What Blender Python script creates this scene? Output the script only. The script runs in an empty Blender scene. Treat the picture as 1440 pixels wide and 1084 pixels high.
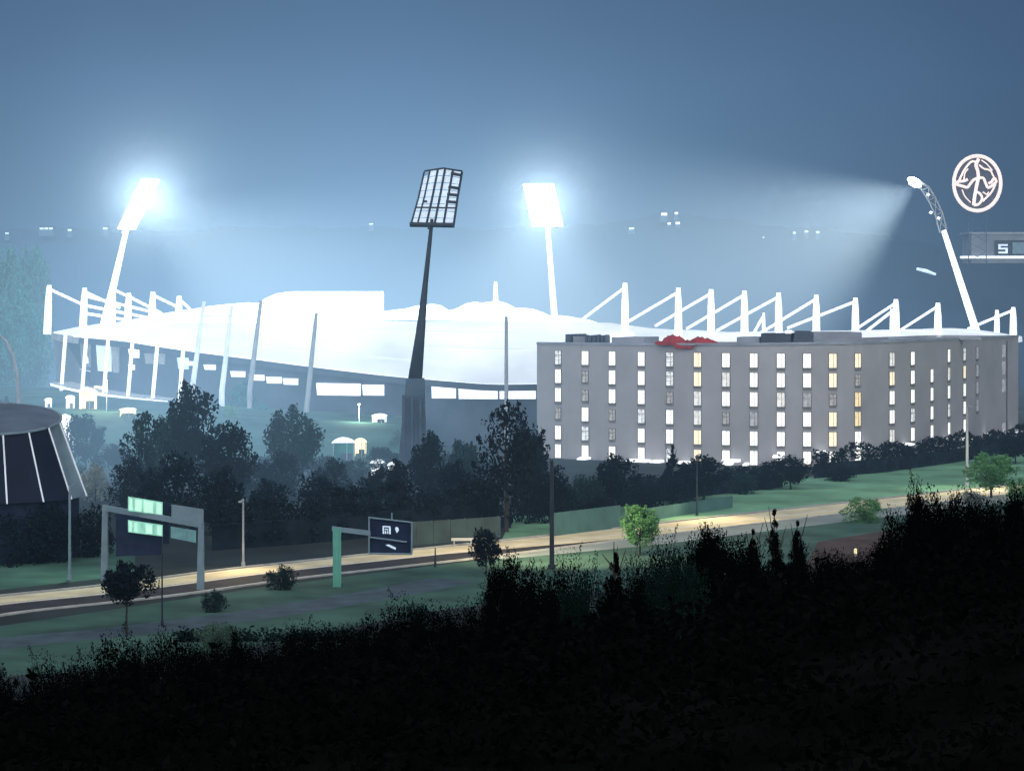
import bpy, math, random
from mathutils import Vector, Matrix
random.seed(7)
sc = bpy.context.scene
col = sc.collection
F = 3400.0          # focal length in photograph pixels (85 mm on a 36 mm sensor, 1440 px wide)
EYE = 28.0          # eye height above the plain
PI = math.pi
R = math.radians

def at(px, py, Y):
    return Vector(((px-720)/F*Y, Y, EYE+(400-py)/F*Y))
def gY(py):         # distance of the plain seen at photo row py
    return EYE*F/(py-400.0)
def gp(px, py):
    Y = gY(py); return Vector(((px-720)/F*Y, Y, 0))
def lerp(a, b, t): return a+(b-a)*t
def interp(tab, x):
    if x <= tab[0][0]: return tab[0][1]
    for (a, va), (b, vb) in zip(tab, tab[1:]):
        if x <= b:
            return va+(vb-va)*(x-a)/(b-a)
    return tab[-1][1]

# ------------------------------------------------------------------ materials
def mat(name, c, rough=.8, var=.25, scale=1.0, e=None, es=1.0, metal=0.0, bump=0.0, detail=4):
    m = bpy.data.materials.new(name); m.use_nodes = True
    nt = m.node_tree; N = nt.nodes; L = nt.links
    b = N['Principled BSDF']
    b.inputs['Roughness'].default_value = rough
    b.inputs['Metallic'].default_value = metal
    b.inputs['Specular IOR Level'].default_value = .25
    tc = N.new('ShaderNodeTexCoord')
    no = N.new('ShaderNodeTexNoise'); no.inputs['Scale'].default_value = scale; no.inputs['Detail'].default_value = detail
    L.new(tc.outputs['Object'], no.inputs['Vector'])
    mr = N.new('ShaderNodeMapRange'); mr.inputs['From Min'].default_value = .3; mr.inputs['From Max'].default_value = .7
    mr.inputs['To Min'].default_value = 1-var; mr.inputs['To Max'].default_value = 1+var
    L.new(no.outputs['Fac'], mr.inputs['Value'])
    mx = N.new('ShaderNodeVectorMath'); mx.operation = 'SCALE'; mx.inputs[0].default_value = c
    L.new(mr.outputs[0], mx.inputs['Scale'])
    L.new(mx.outputs[0], b.inputs['Base Color'])
    if bump:
        bp = N.new('ShaderNodeBump'); bp.inputs['Strength'].default_value = bump
        L.new(no.outputs['Fac'], bp.inputs['Height']); L.new(bp.outputs[0], b.inputs['Normal'])
    if e:
        sx = N.new('ShaderNodeVectorMath'); sx.operation = 'SCALE'; sx.inputs[0].default_value = e
        L.new(mr.outputs[0], sx.inputs['Scale'])
        L.new(sx.outputs[0], b.inputs['Emission Color']); b.inputs['Emission Strength'].default_value = es
        m.cycles.emission_sampling = 'NONE'
    return m
M = {}
M['roof'] = mat('membrane_floodlit', (.42, .45, .48), .6, .30, .035, e=(.60, .65, .70), es=1.0)  # floodlight on the roof put into emission
M['floodlit_far'] = mat('far_stand_floodlit', (.8, .82, .85), .6, .05, .05, e=(.9, .97, 1.02), es=1.0)  # far stand glows, floodlight painted as emission
M['white_steel_glow'] = mat('white_steel_glow', (.8, .82, .84), .5, .06, .5, e=(.80, .87, .93), es=.85)  # steel glows, floodlight put into its emission
M['lit_post'] = mat('lit_post', (.55, .58, .62), .5, .15, .3, e=(.32, .37, .40), es=.8)  # light on posts painted in as emission
M['grey_post'] = mat('grey_post', (.35, .37, .38), .5, .15, .5)
M['dark_steel'] = mat('dark_steel', (.03, .035, .045), .5, .3, .5)
M['concrete'] = mat('concrete', (.22, .23, .25), .85, .2, .15, bump=.1)
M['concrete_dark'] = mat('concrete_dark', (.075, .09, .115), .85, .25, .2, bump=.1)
M['concrete_pale'] = mat('concrete_pale', (.5, .5, .47), .8, .15, .4)
M['seam'] = mat('roof_seam', (.3, .33, .36), .7, .1, .3, e=(.55, .62, .68), es=1)  # seams share the roof's painted glow
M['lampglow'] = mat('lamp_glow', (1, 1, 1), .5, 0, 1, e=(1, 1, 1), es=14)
M['paleglow'] = mat('pale_glow', (.6, .65, .7), .5, .12, .5, e=(.46, .57, .68), es=.9)  # pale glow through racks and panes put into emission
M['hotel'] = mat('hotel_render', (.40, .385, .385), .85, .10, .12, bump=.05)
M['roofdeck'] = mat('roof_deck', (.32, .34, .38), .85, .2, .3)
M['frame'] = mat('window_frame', (.19, .18, .18), .6, .1, 2)
M['spandrel'] = mat('spandrel', (.24, .23, .22), .6, .2, 2)
def pane(name, c, s, var=.12):
    return mat(name, (.2, .2, .2), .3, var, 1.6, e=c, es=s)
PANES = [pane('pane_white', (1, .98, .93), 1.15), pane('pane_warm', (1, .86, .58), 1.0), pane('pane_soft', (.85, .84, .78), .75, .3),
         pane('pane_yellow', (.95, .74, .36), .85, .2), pane('pane_dim', (.40, .37, .33), .55, .5), pane('pane_curtain', (.75, .78, .78), .8, .5),
         pane('pane_faint', (.42, .41, .43), .55, .4), pane('pane_off', (.17, .17, .18), .45, .3)]
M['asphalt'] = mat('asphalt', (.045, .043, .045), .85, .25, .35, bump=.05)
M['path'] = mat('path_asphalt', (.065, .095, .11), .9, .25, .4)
M['lane'] = mat('lane_light_trail', (.72, .62, .38), .85, .2, .25, bump=.05)  # pale colour carries the light trails on the road
M['pavement'] = mat('pavement_pale', (.26, .30, .27), .9, .25, .1, bump=.05)
M['redearth'] = mat('red_earth', (.075, .05, .042), .95, .4, .3)
M['paint'] = mat('road_paint_and_trail', (.75, .68, .55), .7, .15, .6)  # edge lines, and the centre streak of light trails
M['kerb'] = mat('kerb_stone', (.42, .42, .38), .85, .2, .8)
M['grass'] = mat('lawn_grass', (.16, .33, .19), .95, .35, .12, bump=.3, detail=8)
M['grass_dark'] = mat('verge_grass', (.048, .108, .080), .95, .4, .15, bump=.3, detail=8)
M['ground'] = mat('soil_ground', (.025, .035, .035), .95, .4, .08, bump=.3, detail=8)
M['slope'] = mat('slope_earth', (.004, .004, .0036), 1, .5, .5, bump=.3)  # night shade put into the earth colour
M['trunk'] = mat('bark', (.04, .035, .03), .9, .3, 3)
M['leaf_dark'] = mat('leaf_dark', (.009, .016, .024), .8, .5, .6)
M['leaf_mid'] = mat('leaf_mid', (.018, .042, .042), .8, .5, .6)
M['leaf_lit'] = mat('leaf_lit', (.10, .26, .09), .8, .5, .6)  # light on foliage put into the brighter leaf colour
M['leaf_pale'] = mat('leaf_pale', (.30, .34, .30), .8, .5, .8)  # lit foliage, its light painted as pale leaves
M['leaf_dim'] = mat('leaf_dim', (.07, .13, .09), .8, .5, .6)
M['leaf_teal'] = mat('leaf_teal', (.045, .20, .155), .8, .5, .3)  # haze put into the teal leaf colour
M['leaf_black'] = mat('leaf_black', (.0022, .0028, .0024), .9, .5, 1.5)  # unlit foreground foliage, darkness put into the colour
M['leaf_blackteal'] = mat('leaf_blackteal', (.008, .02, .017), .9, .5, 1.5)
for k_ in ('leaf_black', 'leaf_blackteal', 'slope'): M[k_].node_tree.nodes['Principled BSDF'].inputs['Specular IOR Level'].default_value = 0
M['hill'] = mat('far_hill_haze', (.026, .058, .12), 1, .3, .01)  # haze put into the blue hill colour
M['sign_green'] = mat('sign_lit_green', (.2, .4, .33), .5, .25, 1.3, e=(.22, .52, .40), es=.75)
M['sign_teal'] = mat('sign_teal', (.10, .2, .2), .5, .2, 1.3, e=(.07, .16, .17), es=.7)
M['sign_strip'] = mat('sign_strip', (.4, .6, .5), .5, .1, 1, e=(.45, .80, .62), es=.8)
M['sign_dark'] = mat('sign_dark', (.02, .03, .06), .4, .2, 1)
M['sign_letter'] = mat('sign_letter', (.5, .6, .7), .5, .1, 2, e=(.4, .5, .6), es=.8)
M['portal'] = mat('portal_steel', (.19, .27, .31), .5, .12, .8)
M['green_steel'] = mat('green_steel', (.14, .42, .32), .5, .12, .8)
M['red'] = mat('red_cloth', (.36, .03, .03), .7, .35, .5)
M['basemat'] = mat('mast_base_hazed', (.085, .12, .16), .85, .3, .15)  # concrete with haze put into its bluish colour
M['neon'] = mat('emblem_light', (.6, .5, .45), .5, .08, .3, e=(.98, .76, .68), es=.78)
M['neon_dark'] = mat('emblem_back', (.07, .065, .09), .6, .1, .3)
M['canopy'] = mat('lit_canopy', (.8, .8, .8), .5, .1, .5, e=(.95, .97, 1), es=.9)  # canopies and hoods glow, lamp light put into emission
M['warmlit'] = mat('warm_lit', (.8, .7, .4), .5, .3, .4, e=(1, .85, .45), es=.9)  # kiosk walls glow, lamp light painted as emission
M['glass_sheen'] = mat('pavilion_glass_sheen', (.18, .25, .28), .3, .4, .25)  # paler copy of the dark glass, sheen put into the colour
M['glassdark'] = mat('pavilion_glass_dark', (.012, .016, .032), .3, .3, .25)
M['roofdark'] = mat('pavilion_roof', (.12, .15, .19), .7, .3, .2)
for k_ in ('glassdark', 'roofdark', 'leaf_dark', 'leaf_mid', 'sign_dark'): M[k_].node_tree.nodes['Principled BSDF'].inputs['Specular IOR Level'].default_value = .05
M['fence'] = mat('fence_mesh', (.08, .17, .155), .7, .2, .3)
M['dullwall'] = mat('dull_green_wall', (.05, .08, .08), .85, .3, .3)
M['farwall'] = mat('far_house_wall', (.07, .11, .17), .8, .1, .3)

# ------------------------------------------------------------------ mesh builder
class MB:
    def __init__(s): s.v = []; s.f = []; s.m = []; s.mats = []
    def mi(s, m):
        if m not in s.mats: s.mats.append(m)
        return s.mats.index(m)
    def face(s, pts, m=0):
        i = len(s.v); s.v += [tuple(p) for p in pts]; s.f.append(tuple(range(i, i+len(pts)))); s.m.append(m)
    def hexa(s, p, m=0):   # 8 points: bottom 0-3 ccw, top 4-7
        i = len(s.v); s.v += [tuple(q) for q in p]
        for q in ((0,3,2,1),(4,5,6,7),(0,1,5,4),(1,2,6,5),(2,3,7,6),(3,0,4,7)):
            s.f.append(tuple(i+k for k in q)); s.m.append(m)
        return s
    def box(s, c, d, rz=0, m=0, tilt=None):
        x, y, z = [q/2 for q in d]
        rot = Matrix.Rotation(rz, 3, 'Z')
        if tilt is not None: rot = tilt
        c = Vector(c)
        return s.hexa([c+rot@Vector(q) for q in ((-x,-y,-z),(x,-y,-z),(x,y,-z),(-x,y,-z),(-x,-y,z),(x,-y,z),(x,y,z),(-x,y,z))], m)
    def tube(s, pts, rs, n=8, m=0, cap=True):
        pts = [Vector(p) for p in pts]
        if not isinstance(rs, (list, tuple)): rs = [rs]*len(pts)
        base = len(s.v)
        for k, p in enumerate(pts):
            d = (pts[min(k+1, len(pts)-1)]-pts[max(k-1, 0)]).normalized()
            u = d.cross(Vector((0, 1, .013)) if abs(d.y) < .9 else Vector((1, 0, 0))).normalized(); w = d.cross(u)
            for j in range(n):
                a = 2*PI*j/n
                s.v.append(tuple(p+(u*math.cos(a)+w*math.sin(a))*rs[k]))
        for k in range(len(pts)-1):
            for j in range(n):
                a = base+k*n+j; b = base+k*n+(j+1) % n
                s.f.append((a, b, b+n, a+n)); s.m.append(m)
        if cap:
            s.f.append(tuple(base+j for j in range(n))[::-1]); s.m.append(m)
            s.f.append(tuple(base+(len(pts)-1)*n+j for j in range(n))); s.m.append(m)
        return s
    def mesh(s, name, mats):
        me = bpy.data.meshes.new(name); me.from_pydata(s.v, [], s.f)
        for k in (mats if isinstance(mats, (list, tuple)) else [mats]): me.materials.append(k)
        if any(s.m):
            me.polygons.foreach_set('material_index', s.m)
        me.update(); return me
    def build(s, name, mats, parent=None, smooth=False):
        me = s.mesh(name, mats)
        if smooth: me.polygons.foreach_set('use_smooth', [True]*len(me.polygons))
        return link(name, me, parent)
def link(name, data, parent=None):
    o = bpy.data.objects.new(name, data); col.objects.link(o)
    if parent is not None: o.parent = parent
    return o
def tag(o, label=None, cat=None, group=None, kind=None):
    if label: o['label'] = label
    if cat: o['category'] = cat
    if group: o['group'] = group
    if kind: o['kind'] = kind
    return o
def thing(name, label, cat, group=None, loc=(0, 0, 0)):
    o = link(name, None); o.location = loc
    return tag(o, label, cat, group)
def childloc(o, parent):
    """world-built mesh under an empty at parent's location: shift so it stays put"""
    o.location = -Vector(parent.location); return o

# ------------------------------------------------------------------ camera
cd = bpy.data.cameras.new('camera'); cam = link('camera', cd); sc.camera = cam
cam.location = (0, 0, EYE); cam.rotation_euler = (PI/2, 0, 0)
cd.lens = 85; cd.sensor_width = 36; cd.shift_y = -142/1440; cd.clip_start = .5; cd.clip_end = 6000

# ------------------------------------------------------------------ ground: one sheet with the foreground slope
PROF = [(-250, 27), (0, 26), (20, 23.9), (40, 21.3), (60, 18.2), (80, 14), (110, 7.5), (140, 2.5), (165, 0), (2000, 0)]
CREST = [(-200, 960), (0, 942), (60, 930), (100, 908), (200, 893), (240, 880), (300, 893), (370, 890), (420, 868), (500, 856), (560, 843), (620, 850),
         (680, 812), (720, 800), (780, 795), (860, 788), (900, 772), (960, 764), (1040, 750), (1100, 742), (1150, 762), (1195, 785), (1235, 752), (1270, 718),
         (1310, 690), (1360, 702), (1440, 694), (1640, 680)]
def hz(x, Y):
    p = interp(PROF, Y)
    w = max(0, min(1, (150-Y)/80.0)) if Y > 0 else 1
    w *= min(1, max(Y, 0)/50.0+.15)
    t = max(-1, min(1, x/22.0))
    z = p+t*22*.165*w
    z += (math.sin(x*.31+Y*.17)+math.sin(x*.13-Y*.23+2))*.25*min(1, max(0, (165-Y)/40.0))*(1 if Y < 165 else 0)
    return max(z, 0) if Y < 165 else 0
def grid_coords(segs):
    out = []
    for a, b, st in segs:
        k = int(round((b-a)/st))
        out += [a+(b-a)*i/k for i in range(k)]
    return out+[segs[-1][1]]
xs = grid_coords([(-1100, -100, 100), (-100, -40, 10), (-40, 40, 2), (40, 100, 10), (100, 1100, 100)])
ys = grid_coords([(-700, -50, 65), (-50, 0, 10), (0, 100, 2), (100, 180, 4), (180, 400, 22), (400, 1450, 75)])
g = MB(); nx = len(xs)
for y in ys:
    for x in xs: g.v.append((x, y, hz(x, y)))
for j in range(len(ys)-1):
    for i in range(nx-1):
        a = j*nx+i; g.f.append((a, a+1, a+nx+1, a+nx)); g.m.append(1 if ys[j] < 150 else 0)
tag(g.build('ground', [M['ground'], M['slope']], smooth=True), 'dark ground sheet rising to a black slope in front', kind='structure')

def sheet(name, px, z, m, label=None):
    b = MB(); b.face([Vector((p[0], p[1], z)) for p in px]); return tag(b.build(name, m), label, kind='structure')
def strip(pts, w0, w1, z, zz=None):
    """ribbon between offsets w0,w1 (metres, + = away from the viewer) along a polyline"""
    b = MB(); n = len(pts)
    L_, R_ = [], []
    for k, p in enumerate(pts):
        d = (pts[min(k+1, n-1)]-pts[max(k-1, 0)]).normalized(); nn = Vector((-d.y, d.x, 0))
        L_.append(p+nn*(w0(p) if callable(w0) else w0)+Vector((0, 0, z))); R_.append(p+nn*(w1(p) if callable(w1) else w1)+Vector((0, 0, z)))
    for k in range(n-1): b.face([L_[k], L_[k+1], R_[k+1], R_[k]])
    return b, L_, R_
def smoothline(pts, k=6):
    out = []
    P = [pts[0]*2-pts[1]]+pts+[pts[-1]*2-pts[-2]]
    for i in range(1, len(P)-2):
        for j in range(k):
            t = j/k; a, b, c, d = P[i-1], P[i], P[i+1], P[i+2]
            out.append(.5*((2*b)+(c-a)*t+(2*a-5*b+4*c-d)*t*t+(3*b-a-3*c+d)*t**3))
    out.append(pts[-1]); return out
def near(p): return interp([(620, -5.2), (900, -3.3)], 720+p.x/p.y*F)
# road centre line given by where it lies on the plain
road = smoothline([gp(-330, 893), gp(-120, 868), gp(0, 851), gp(190, 831), gp(380, 806), gp(600, 782), gp(830, 757), gp(1040, 733), gp(1250, 709), gp(1420, 690), gp(1640, 668)])
b, l_, r_ = strip(road, lambda p: near(p), 5.2, .02); tag(b.build('road', M['asphalt']), kind='structure', label='two lane road crossing from lower left to the right')
b, _, _ = strip(road, lambda p: interp([(560, .9), (830, -2.6)], 720+p.x/p.y*F), 5.0, .024); tag(b.build('road_surface', M['lane']), 'far lane of the road, pale with painted-in light trails', kind='structure')
def ribbon_block(name, w0, w1, h, m, label=None, line=road):
    n = len(line); rows = []
    for k, p in enumerate(line):
        d = (line[min(k+1, n-1)]-line[max(k-1, 0)]).normalized(); nn = Vector((-d.y, d.x, 0))
        o_ = near(p)+5.2 if w0 < 0 else 0
        rows.append([p+nn*(w0+o_), p+nn*(w0+o_)+Vector((0, 0, h)), p+nn*(w1+o_)+Vector((0, 0, h)), p+nn*(w1+o_)])
    b = MB()
    for k in range(n-1):
        for j in range(3): b.face([rows[k][j], rows[k+1][j], rows[k+1][j+1], rows[k][j+1]])
    return tag(b.build(name, m), label, kind='structure')
ribbon_block('kerb', -5.6, -5.2, .14, M['kerb'], 'pale kerb on the near side of the road')
ribbon_block('kerb', 5.2, 5.6, .14, M['kerb'], 'pale kerb on the far side of the road')
for nm, a, bb in (('marking_and_trail', lambda p: near(p)+.4, lambda p: near(p)+.8), ('marking_and_trail', .0, .75), ('marking_and_trail', 4.3, 4.65)):  # centre strip stands in for a streak of headlights
    b, _, _ = strip(road, a, bb, .030); tag(b.build(nm, M['paint']), 'broad cream streak of light painted along the road centre' if a == .0 else 'cream far edge line of the road' if a == 4.3 else 'pale near edge line of the road', kind='structure')
path = smoothline([gp(-300, 950), gp(0, 905), gp(150, 890), gp(330, 868), gp(520, 838), gp(640, 815)])
b, _, _ = strip(path, -2.6, 2.6, .012); tag(b.build('path', M['path']), 'grey path between the road and the slope', kind='structure')
# lawns
b, _, _ = strip([p for p in road if p.x > -8], lambda p: near(p)-interp([(-8, 2), (10, 6)], p.x), lambda p: near(p)-.42, .014); tag(b.build('pavement', M['pavement']), 'pale pavement on the near side of the right half of the road', kind='structure')
sheet('path', [gp(1130, 800), gp(1150, 762), gp(1250, 745), gp(1300, 760), gp(1280, 810)], .011, M['redearth'], 'reddish earth track at the foot of the slope')
sheet('lawn', [gp(700, 772), gp(830, 752), gp(1040, 727), gp(1250, 703), gp(1440, 684), gp(1700, 665), gp(1700, 610), gp(1440, 632), gp(1150, 668), gp(1030, 690), gp(720, 727)], .008, M['grass'], 'green lawn rising behind the road towards the hedge')
sheet('lawn', [gp(-150, 960), gp(-150, 900), gp(0, 880), gp(380, 824), gp(600, 796), gp(830, 770), gp(1250, 719), gp(1420, 699), gp(1420, 760), gp(1100, 800), gp(600, 860), gp(380, 905), gp(100, 945)], .006, M['grass_dark'], 'dim green verge between the road and the dark slope')
sheet('lawn', [gp(-150, 840), gp(0, 829), gp(190, 808), gp(190, 760), gp(0, 760), gp(-150, 770)], .006, M['grass_dark'], 'dark green bank behind the road at the left lamp pole')
def terr(x, Y):
    px = 720+x/Y*F
    top = interp([(40, 7.6), (300, 6.4), (570, 5.0), (640, 4.6)], px)
    return top*max(0, min(1, (Y-364)/30.0))
tb = MB(); ny_ = [362, 366, 370, 375, 380, 385, 390, 394, 396, 410, 430, 455, 480]; nxs = list(range(-120, -12, 4))
for Y in ny_:
    for x in nxs: tb.v.append((x, Y, terr(x, Y)+.01 if Y > 364 else -.3))
for j in range(len(ny_)-1):
    for i in range(len(nxs)-1): a = j*len(nxs)+i; tb.f.append((a, a+1, a+len(nxs)+1, a+len(nxs))); tb.m.append(0)
tag(tb.build('grass_bank', M['grass_dark'], smooth=True), 'green bank and terrace the stadium stands on', kind='structure')

# ------------------------------------------------------------------ foliage makers
def leaf_cloud(mb, centres, per, size, flat=0):
    for c, r in centres:
        for _ in range(per):
            d = Vector((random.gauss(0, 1), random.gauss(0, 1), random.gauss(0, 1))).normalized()*r*random.random()**.4
            p = c+d
            u = Vector((random.gauss(0, 1), random.gauss(0, 1), random.gauss(0, .7))).normalized()
            w = u.cross(Vector((random.gauss(0, 1), random.gauss(0, 1), random.gauss(0, 1)))).normalized()
            s = size*random.uniform(.55, 1.3)
            mb.face([p-u*s, p+w*s*.55, p+u*s, p-w*s*.5])
def crown_mesh(name, shape, m, n, per, leaf, seed):
    random.seed(seed); mb = MB(); cs = []
    for k in range(n):
        while True:
            x, y, z = random.uniform(-1, 1), random.uniform(-1, 1), random.uniform(-1, 1)
            if x*x+y*y+z*z > 1 or x*x+y*y+z*z < .12: continue
            break
        if shape == 'round': p = Vector((x*.46, y*.46, .60+z*.36)); r = random.uniform(.10, .17)
        elif shape == 'tall': p = Vector((x*.30*(1.25-.5*abs(z)), y*.30, .53+z*.43)); r = random.uniform(.11, .17)
        elif shape == 'cone':
            h = (z+1)/2; h = h**1.5; p = Vector((x*.26*(1-h)+.0, y*.26*(1-h), .1+h*.86)); r = random.uniform(.05, .09)*(1.25-h)
        elif shape == 'spread': p = Vector((x*.60, y*.55, .70+z*.22*(1-abs(x)*.35))); r = random.uniform(.10, .15)
        else: p = Vector((x*.55, y*.5, .40+z*.42)); r = random.uniform(.12, .2)     # bush
        cs.append((p, r))
    leaf_cloud(mb, cs, per, leaf)
    for p, rr in random.sample(cs, len(cs)//2):
        d = (p-Vector((0, 0, .45))); d = (d+Vector((random.gauss(0, .15), random.gauss(0, .15), .12))).normalized(); L_ = rr*(random.uniform(.7, 1.2) if per < 100 else random.uniform(.9, 1.5))
        mb.tube([p, p+d*L_], [.004, .0015], 3, cap=False)
        leaf_cloud(mb, [(p+d*L_*q, rr*.22) for q in (.7, .85, 1.0)], 9, leaf*.9)
    return mb.mesh(name, m)
def trunk_mesh(name, shape, seed):
    random.seed(seed); mb = MB()
    top = {'round': .62, 'tall': .8, 'cone': .93, 'spread': .66, 'bush': .35}[shape]
    mb.tube([(0, 0, -.03), (.008, 0, top*.35), (-.01, .01, top*.7), (.0, 0, top)], [.028, .02, .013, .004], 7)
    for k in range(6):
        a = k*2*PI/6+random.random(); h = top*random.uniform(.45, .8)
        rr = {'cone': .15, 'tall': .2}.get(shape, .34)
        mb.tube([(0, 0, h), (math.cos(a)*rr*.5, math.sin(a)*rr*.5, h+.07), (math.cos(a)*rr, math.sin(a)*rr, h+.18*random.uniform(.6, 1.3))], [.011, .007, .003], 5)
    return mb.mesh(name, M['trunk'])
TR = {s: [trunk_mesh('trunk', s, i*31+5) for i in range(2)] for s in ('round', 'tall', 'cone', 'spread', 'bush')}
CR = {}
def crown(shape, mk, dense='far'):
    key = (shape, mk, dense)
    if key not in CR:
        n, per, leaf = {'far': (64, 66, .030), 'near': (115, 130, .0145), 'thin': (52, 40, .024)}[dense]
        if shape == 'cone': leaf *= .7
        CR[key] = [crown_mesh('crown', shape, M[mk], n, per, leaf, hash(shape) % 1 + i*17+len(key[1])*3+3) for i in range(3)]
    return random.choice(CR[key])
def tree(name, cat, label, shape, mk, base, h, w=None, group=None, dense='far', rz=None):
    st = random.getstate()
    t = thing(name, label, cat, group, base)
    t.rotation_euler = (0, 0, rz if rz is not None else random.uniform(0, 6.28))
    w = h if w is None else w
    t.scale = (w, w, h)
    c = link('crown', crown(shape, mk, dense), t)
    link('trunk', random.choice(TR[shape]), t)
    return t
HALF = {'round': .56, 'tall': .40, 'cone': .27, 'spread': .70, 'bush': .68}
def ptree(px, ytop, ybase, hw, shape, mk, label, name='tree', cat='tree', group=None, Y=None, dense='far'):
    Y = Y or gY(ybase)
    h = (ybase-ytop)/F*Y; w = hw/F*Y/HALF[shape]
    x = (px-720)/F*Y
    return tree(name, cat, label, shape, mk, (x, Y, 0), h, w, group, dense)

# ------------------------------------------------------------------ stadium
C0 = Vector((5, 505, 0)); AX, AY = 97.5, 85.0
def E(th, k=1.0, z=0):
    a = R(th); return Vector((C0.x+AX*k*math.cos(a), C0.y+AY*k*math.sin(a), z))
ZE = [(-180, 18.3), (-160, 18.2), (-140, 17.4), (-120, 14.6), (-105, 12.0), (-95, 10.7), (-86, 10.9), (-78, 15), (-70, 17.6), (-60, 17.9), (-30, 17.6), (0, 17.4), (12, 14.5), (72, 14.5), (80, 18), (90, 19), (118, 19.5), (128, 20.5), (150, 21), (165, 19), (180, 18.3)]
ZI = [(-180, 19.6), (-150, 20.4), (-120, 21.0), (-95, 21.4), (-80, 21), (-66, 18.6), (-30, 18.6), (0, 18.0), (12, 14.8), (74, 15), (81, 19.5), (90, 21.0), (118, 21.5), (128, 22), (150, 22.4), (165, 20), (180, 19.6)]
def ze(t): return interp(ZE, (t+180) % 360-180)
def zi(t): return interp(ZI, (t+180) % 360-180)
st = thing('stadium', 'brightly lit stadium with white ring roof and roof masts behind the hotel', 'stadium', loc=tuple(C0))
def sp(mb, name, m, smooth=False, parent=None):
    o = mb.build(name, m, parent or st, smooth)
    if parent is None or parent is st: o.location = -C0
    return o
def ring(name, m, k0, z0, k1, z1, a0, a1, step, parent=None, scallop=0, smooth=True, curve=0):
    mb = MB(); n = int((a1-a0)/step); rows = 7
    for i in range(n+1):
        t = a0+(a1-a0)*i/n
        for j in range(rows):
            u = j/(rows-1)
            kk = lerp(k0, k1, u); zz = lerp(z0(t), z1(t), u)+math.sin(u*PI)*curve
            if scallop:
                zz += (.55 if 112 < t < 133 else 1.15 if t > 133 else 1)*scallop*min(1, max(0, (t-80)/8))*min(1, max(0, (168-t)/10))*(abs(math.sin(R(t)*10+.6))**.8*(.55+.45*math.sin(t*.19+1))+.25*abs(math.sin(R(t)*31)))*u
            mb.v.append(tuple(E(t, kk, zz)))
    for i in range(n):
        for j in range(rows-1):
            a = i*rows+j; mb.f.append((a, a+1, a+rows+1, a+rows)); mb.m.append(0)
    o = mb.build(name, m, parent or st, smooth); o.location = -C0; return o
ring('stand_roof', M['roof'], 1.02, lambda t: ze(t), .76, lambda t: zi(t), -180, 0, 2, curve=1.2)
ring('stand_roof', M['floodlit_far'], 1.0, lambda t: ze(t), .78, lambda t: zi(t), 0, 180, 1.5, scallop=3.0, curve=.6)
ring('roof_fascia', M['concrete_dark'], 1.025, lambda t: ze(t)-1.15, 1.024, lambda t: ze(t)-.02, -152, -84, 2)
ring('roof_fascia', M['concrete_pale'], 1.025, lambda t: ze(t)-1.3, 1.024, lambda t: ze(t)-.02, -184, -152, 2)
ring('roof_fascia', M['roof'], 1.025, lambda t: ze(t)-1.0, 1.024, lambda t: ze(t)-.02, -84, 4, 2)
# seams in the near roof
for k, (a0, a1, u) in enumerate(((-107, -84, .42), (-122, -92, .70), (-150, -100, .2))):
    mb = MB(); n = 24
    for i in range(n):
        q = []
        for t in (a0+(a1-a0)*i/n, a0+(a1-a0)*(i+1)/n):
            for uu in (u, u+.02):
                kk = lerp(1.02, .76, uu); zz = lerp(ze(t), zi(t), uu)+math.sin(uu*PI)*1.2+.12
                q.append(E(t, kk, zz))
        mb.face([q[0], q[2], q[3], q[1]])
    sp(mb, 'roof_seam', M['seam'])
# walls and seating
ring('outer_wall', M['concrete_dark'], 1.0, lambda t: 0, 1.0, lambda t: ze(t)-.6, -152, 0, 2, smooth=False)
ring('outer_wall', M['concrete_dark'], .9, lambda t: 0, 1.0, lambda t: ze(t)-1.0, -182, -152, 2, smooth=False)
ring('outer_wall', M['floodlit_far'], 1.0, lambda t: 0, 1.0, lambda t: ze(t)-.3, 0, 178, 3, smooth=False)  # far wall and seats glow too, floodlight put into emission
ring('seating_bowl', M['floodlit_far'], .97, lambda t: 11 if abs(((t+90+180) % 360)-180) > 40 else 8, .62, lambda t: 1.5, -180, 180, 5, smooth=False)
mb = MB(); mb.face([E(t, .62, .9) for t in range(-180, 180, 8)]); sp(mb, 'pitch', M['grass'])
# lit openings under the roof edge of the near stand
def wall_win(parent, name, t0, t1, z0, z1, m, k=1.006, n=4):
    mb = MB()
    for i in range(n):
        a = t0+(t1-t0)*i/n; b_ = t0+(t1-t0)*(i+1)/n
        mb.hexa([E(a, k-.004, z0(a)), E(b_, k-.004, z0(b_)), E(b_, k-.008, z0(b_)), E(a, k-.008, z0(a)),
                 E(a, k, z1(a)), E(b_, k, z1(b_)), E(b_, k-.008, z1(b_)), E(a, k-.008, z1(a))])
    return sp(mb, name, m)
def th_at(px):   # angle on the near side of the outer wall seen at column px
    best = None
    for i in range(1800):
        t = -180+i*.1; p = E(t)
        v = 720+p.x/p.y*F
        if best is None or abs(v-px) < best[0]: best = (abs(v-px), t)
    return best[1]
for a, b_, y0, y1 in ((447, 507, 539, 556), (511, 540, 541, 556), (607, 641, 543, 560), (646, 700, 544, 561), (703, 754, 545, 561)):
    ta, tb = th_at(a), th_at(b_); p = E((ta+tb)/2); zt = EYE+(400-y0)/F*p.y; zb = EYE+(400-y1)/F*p.y
    wall_win(st, 'window', ta, tb, lambda t, z=zb: z, lambda t, z=zt: z, M['canopy'])
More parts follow.
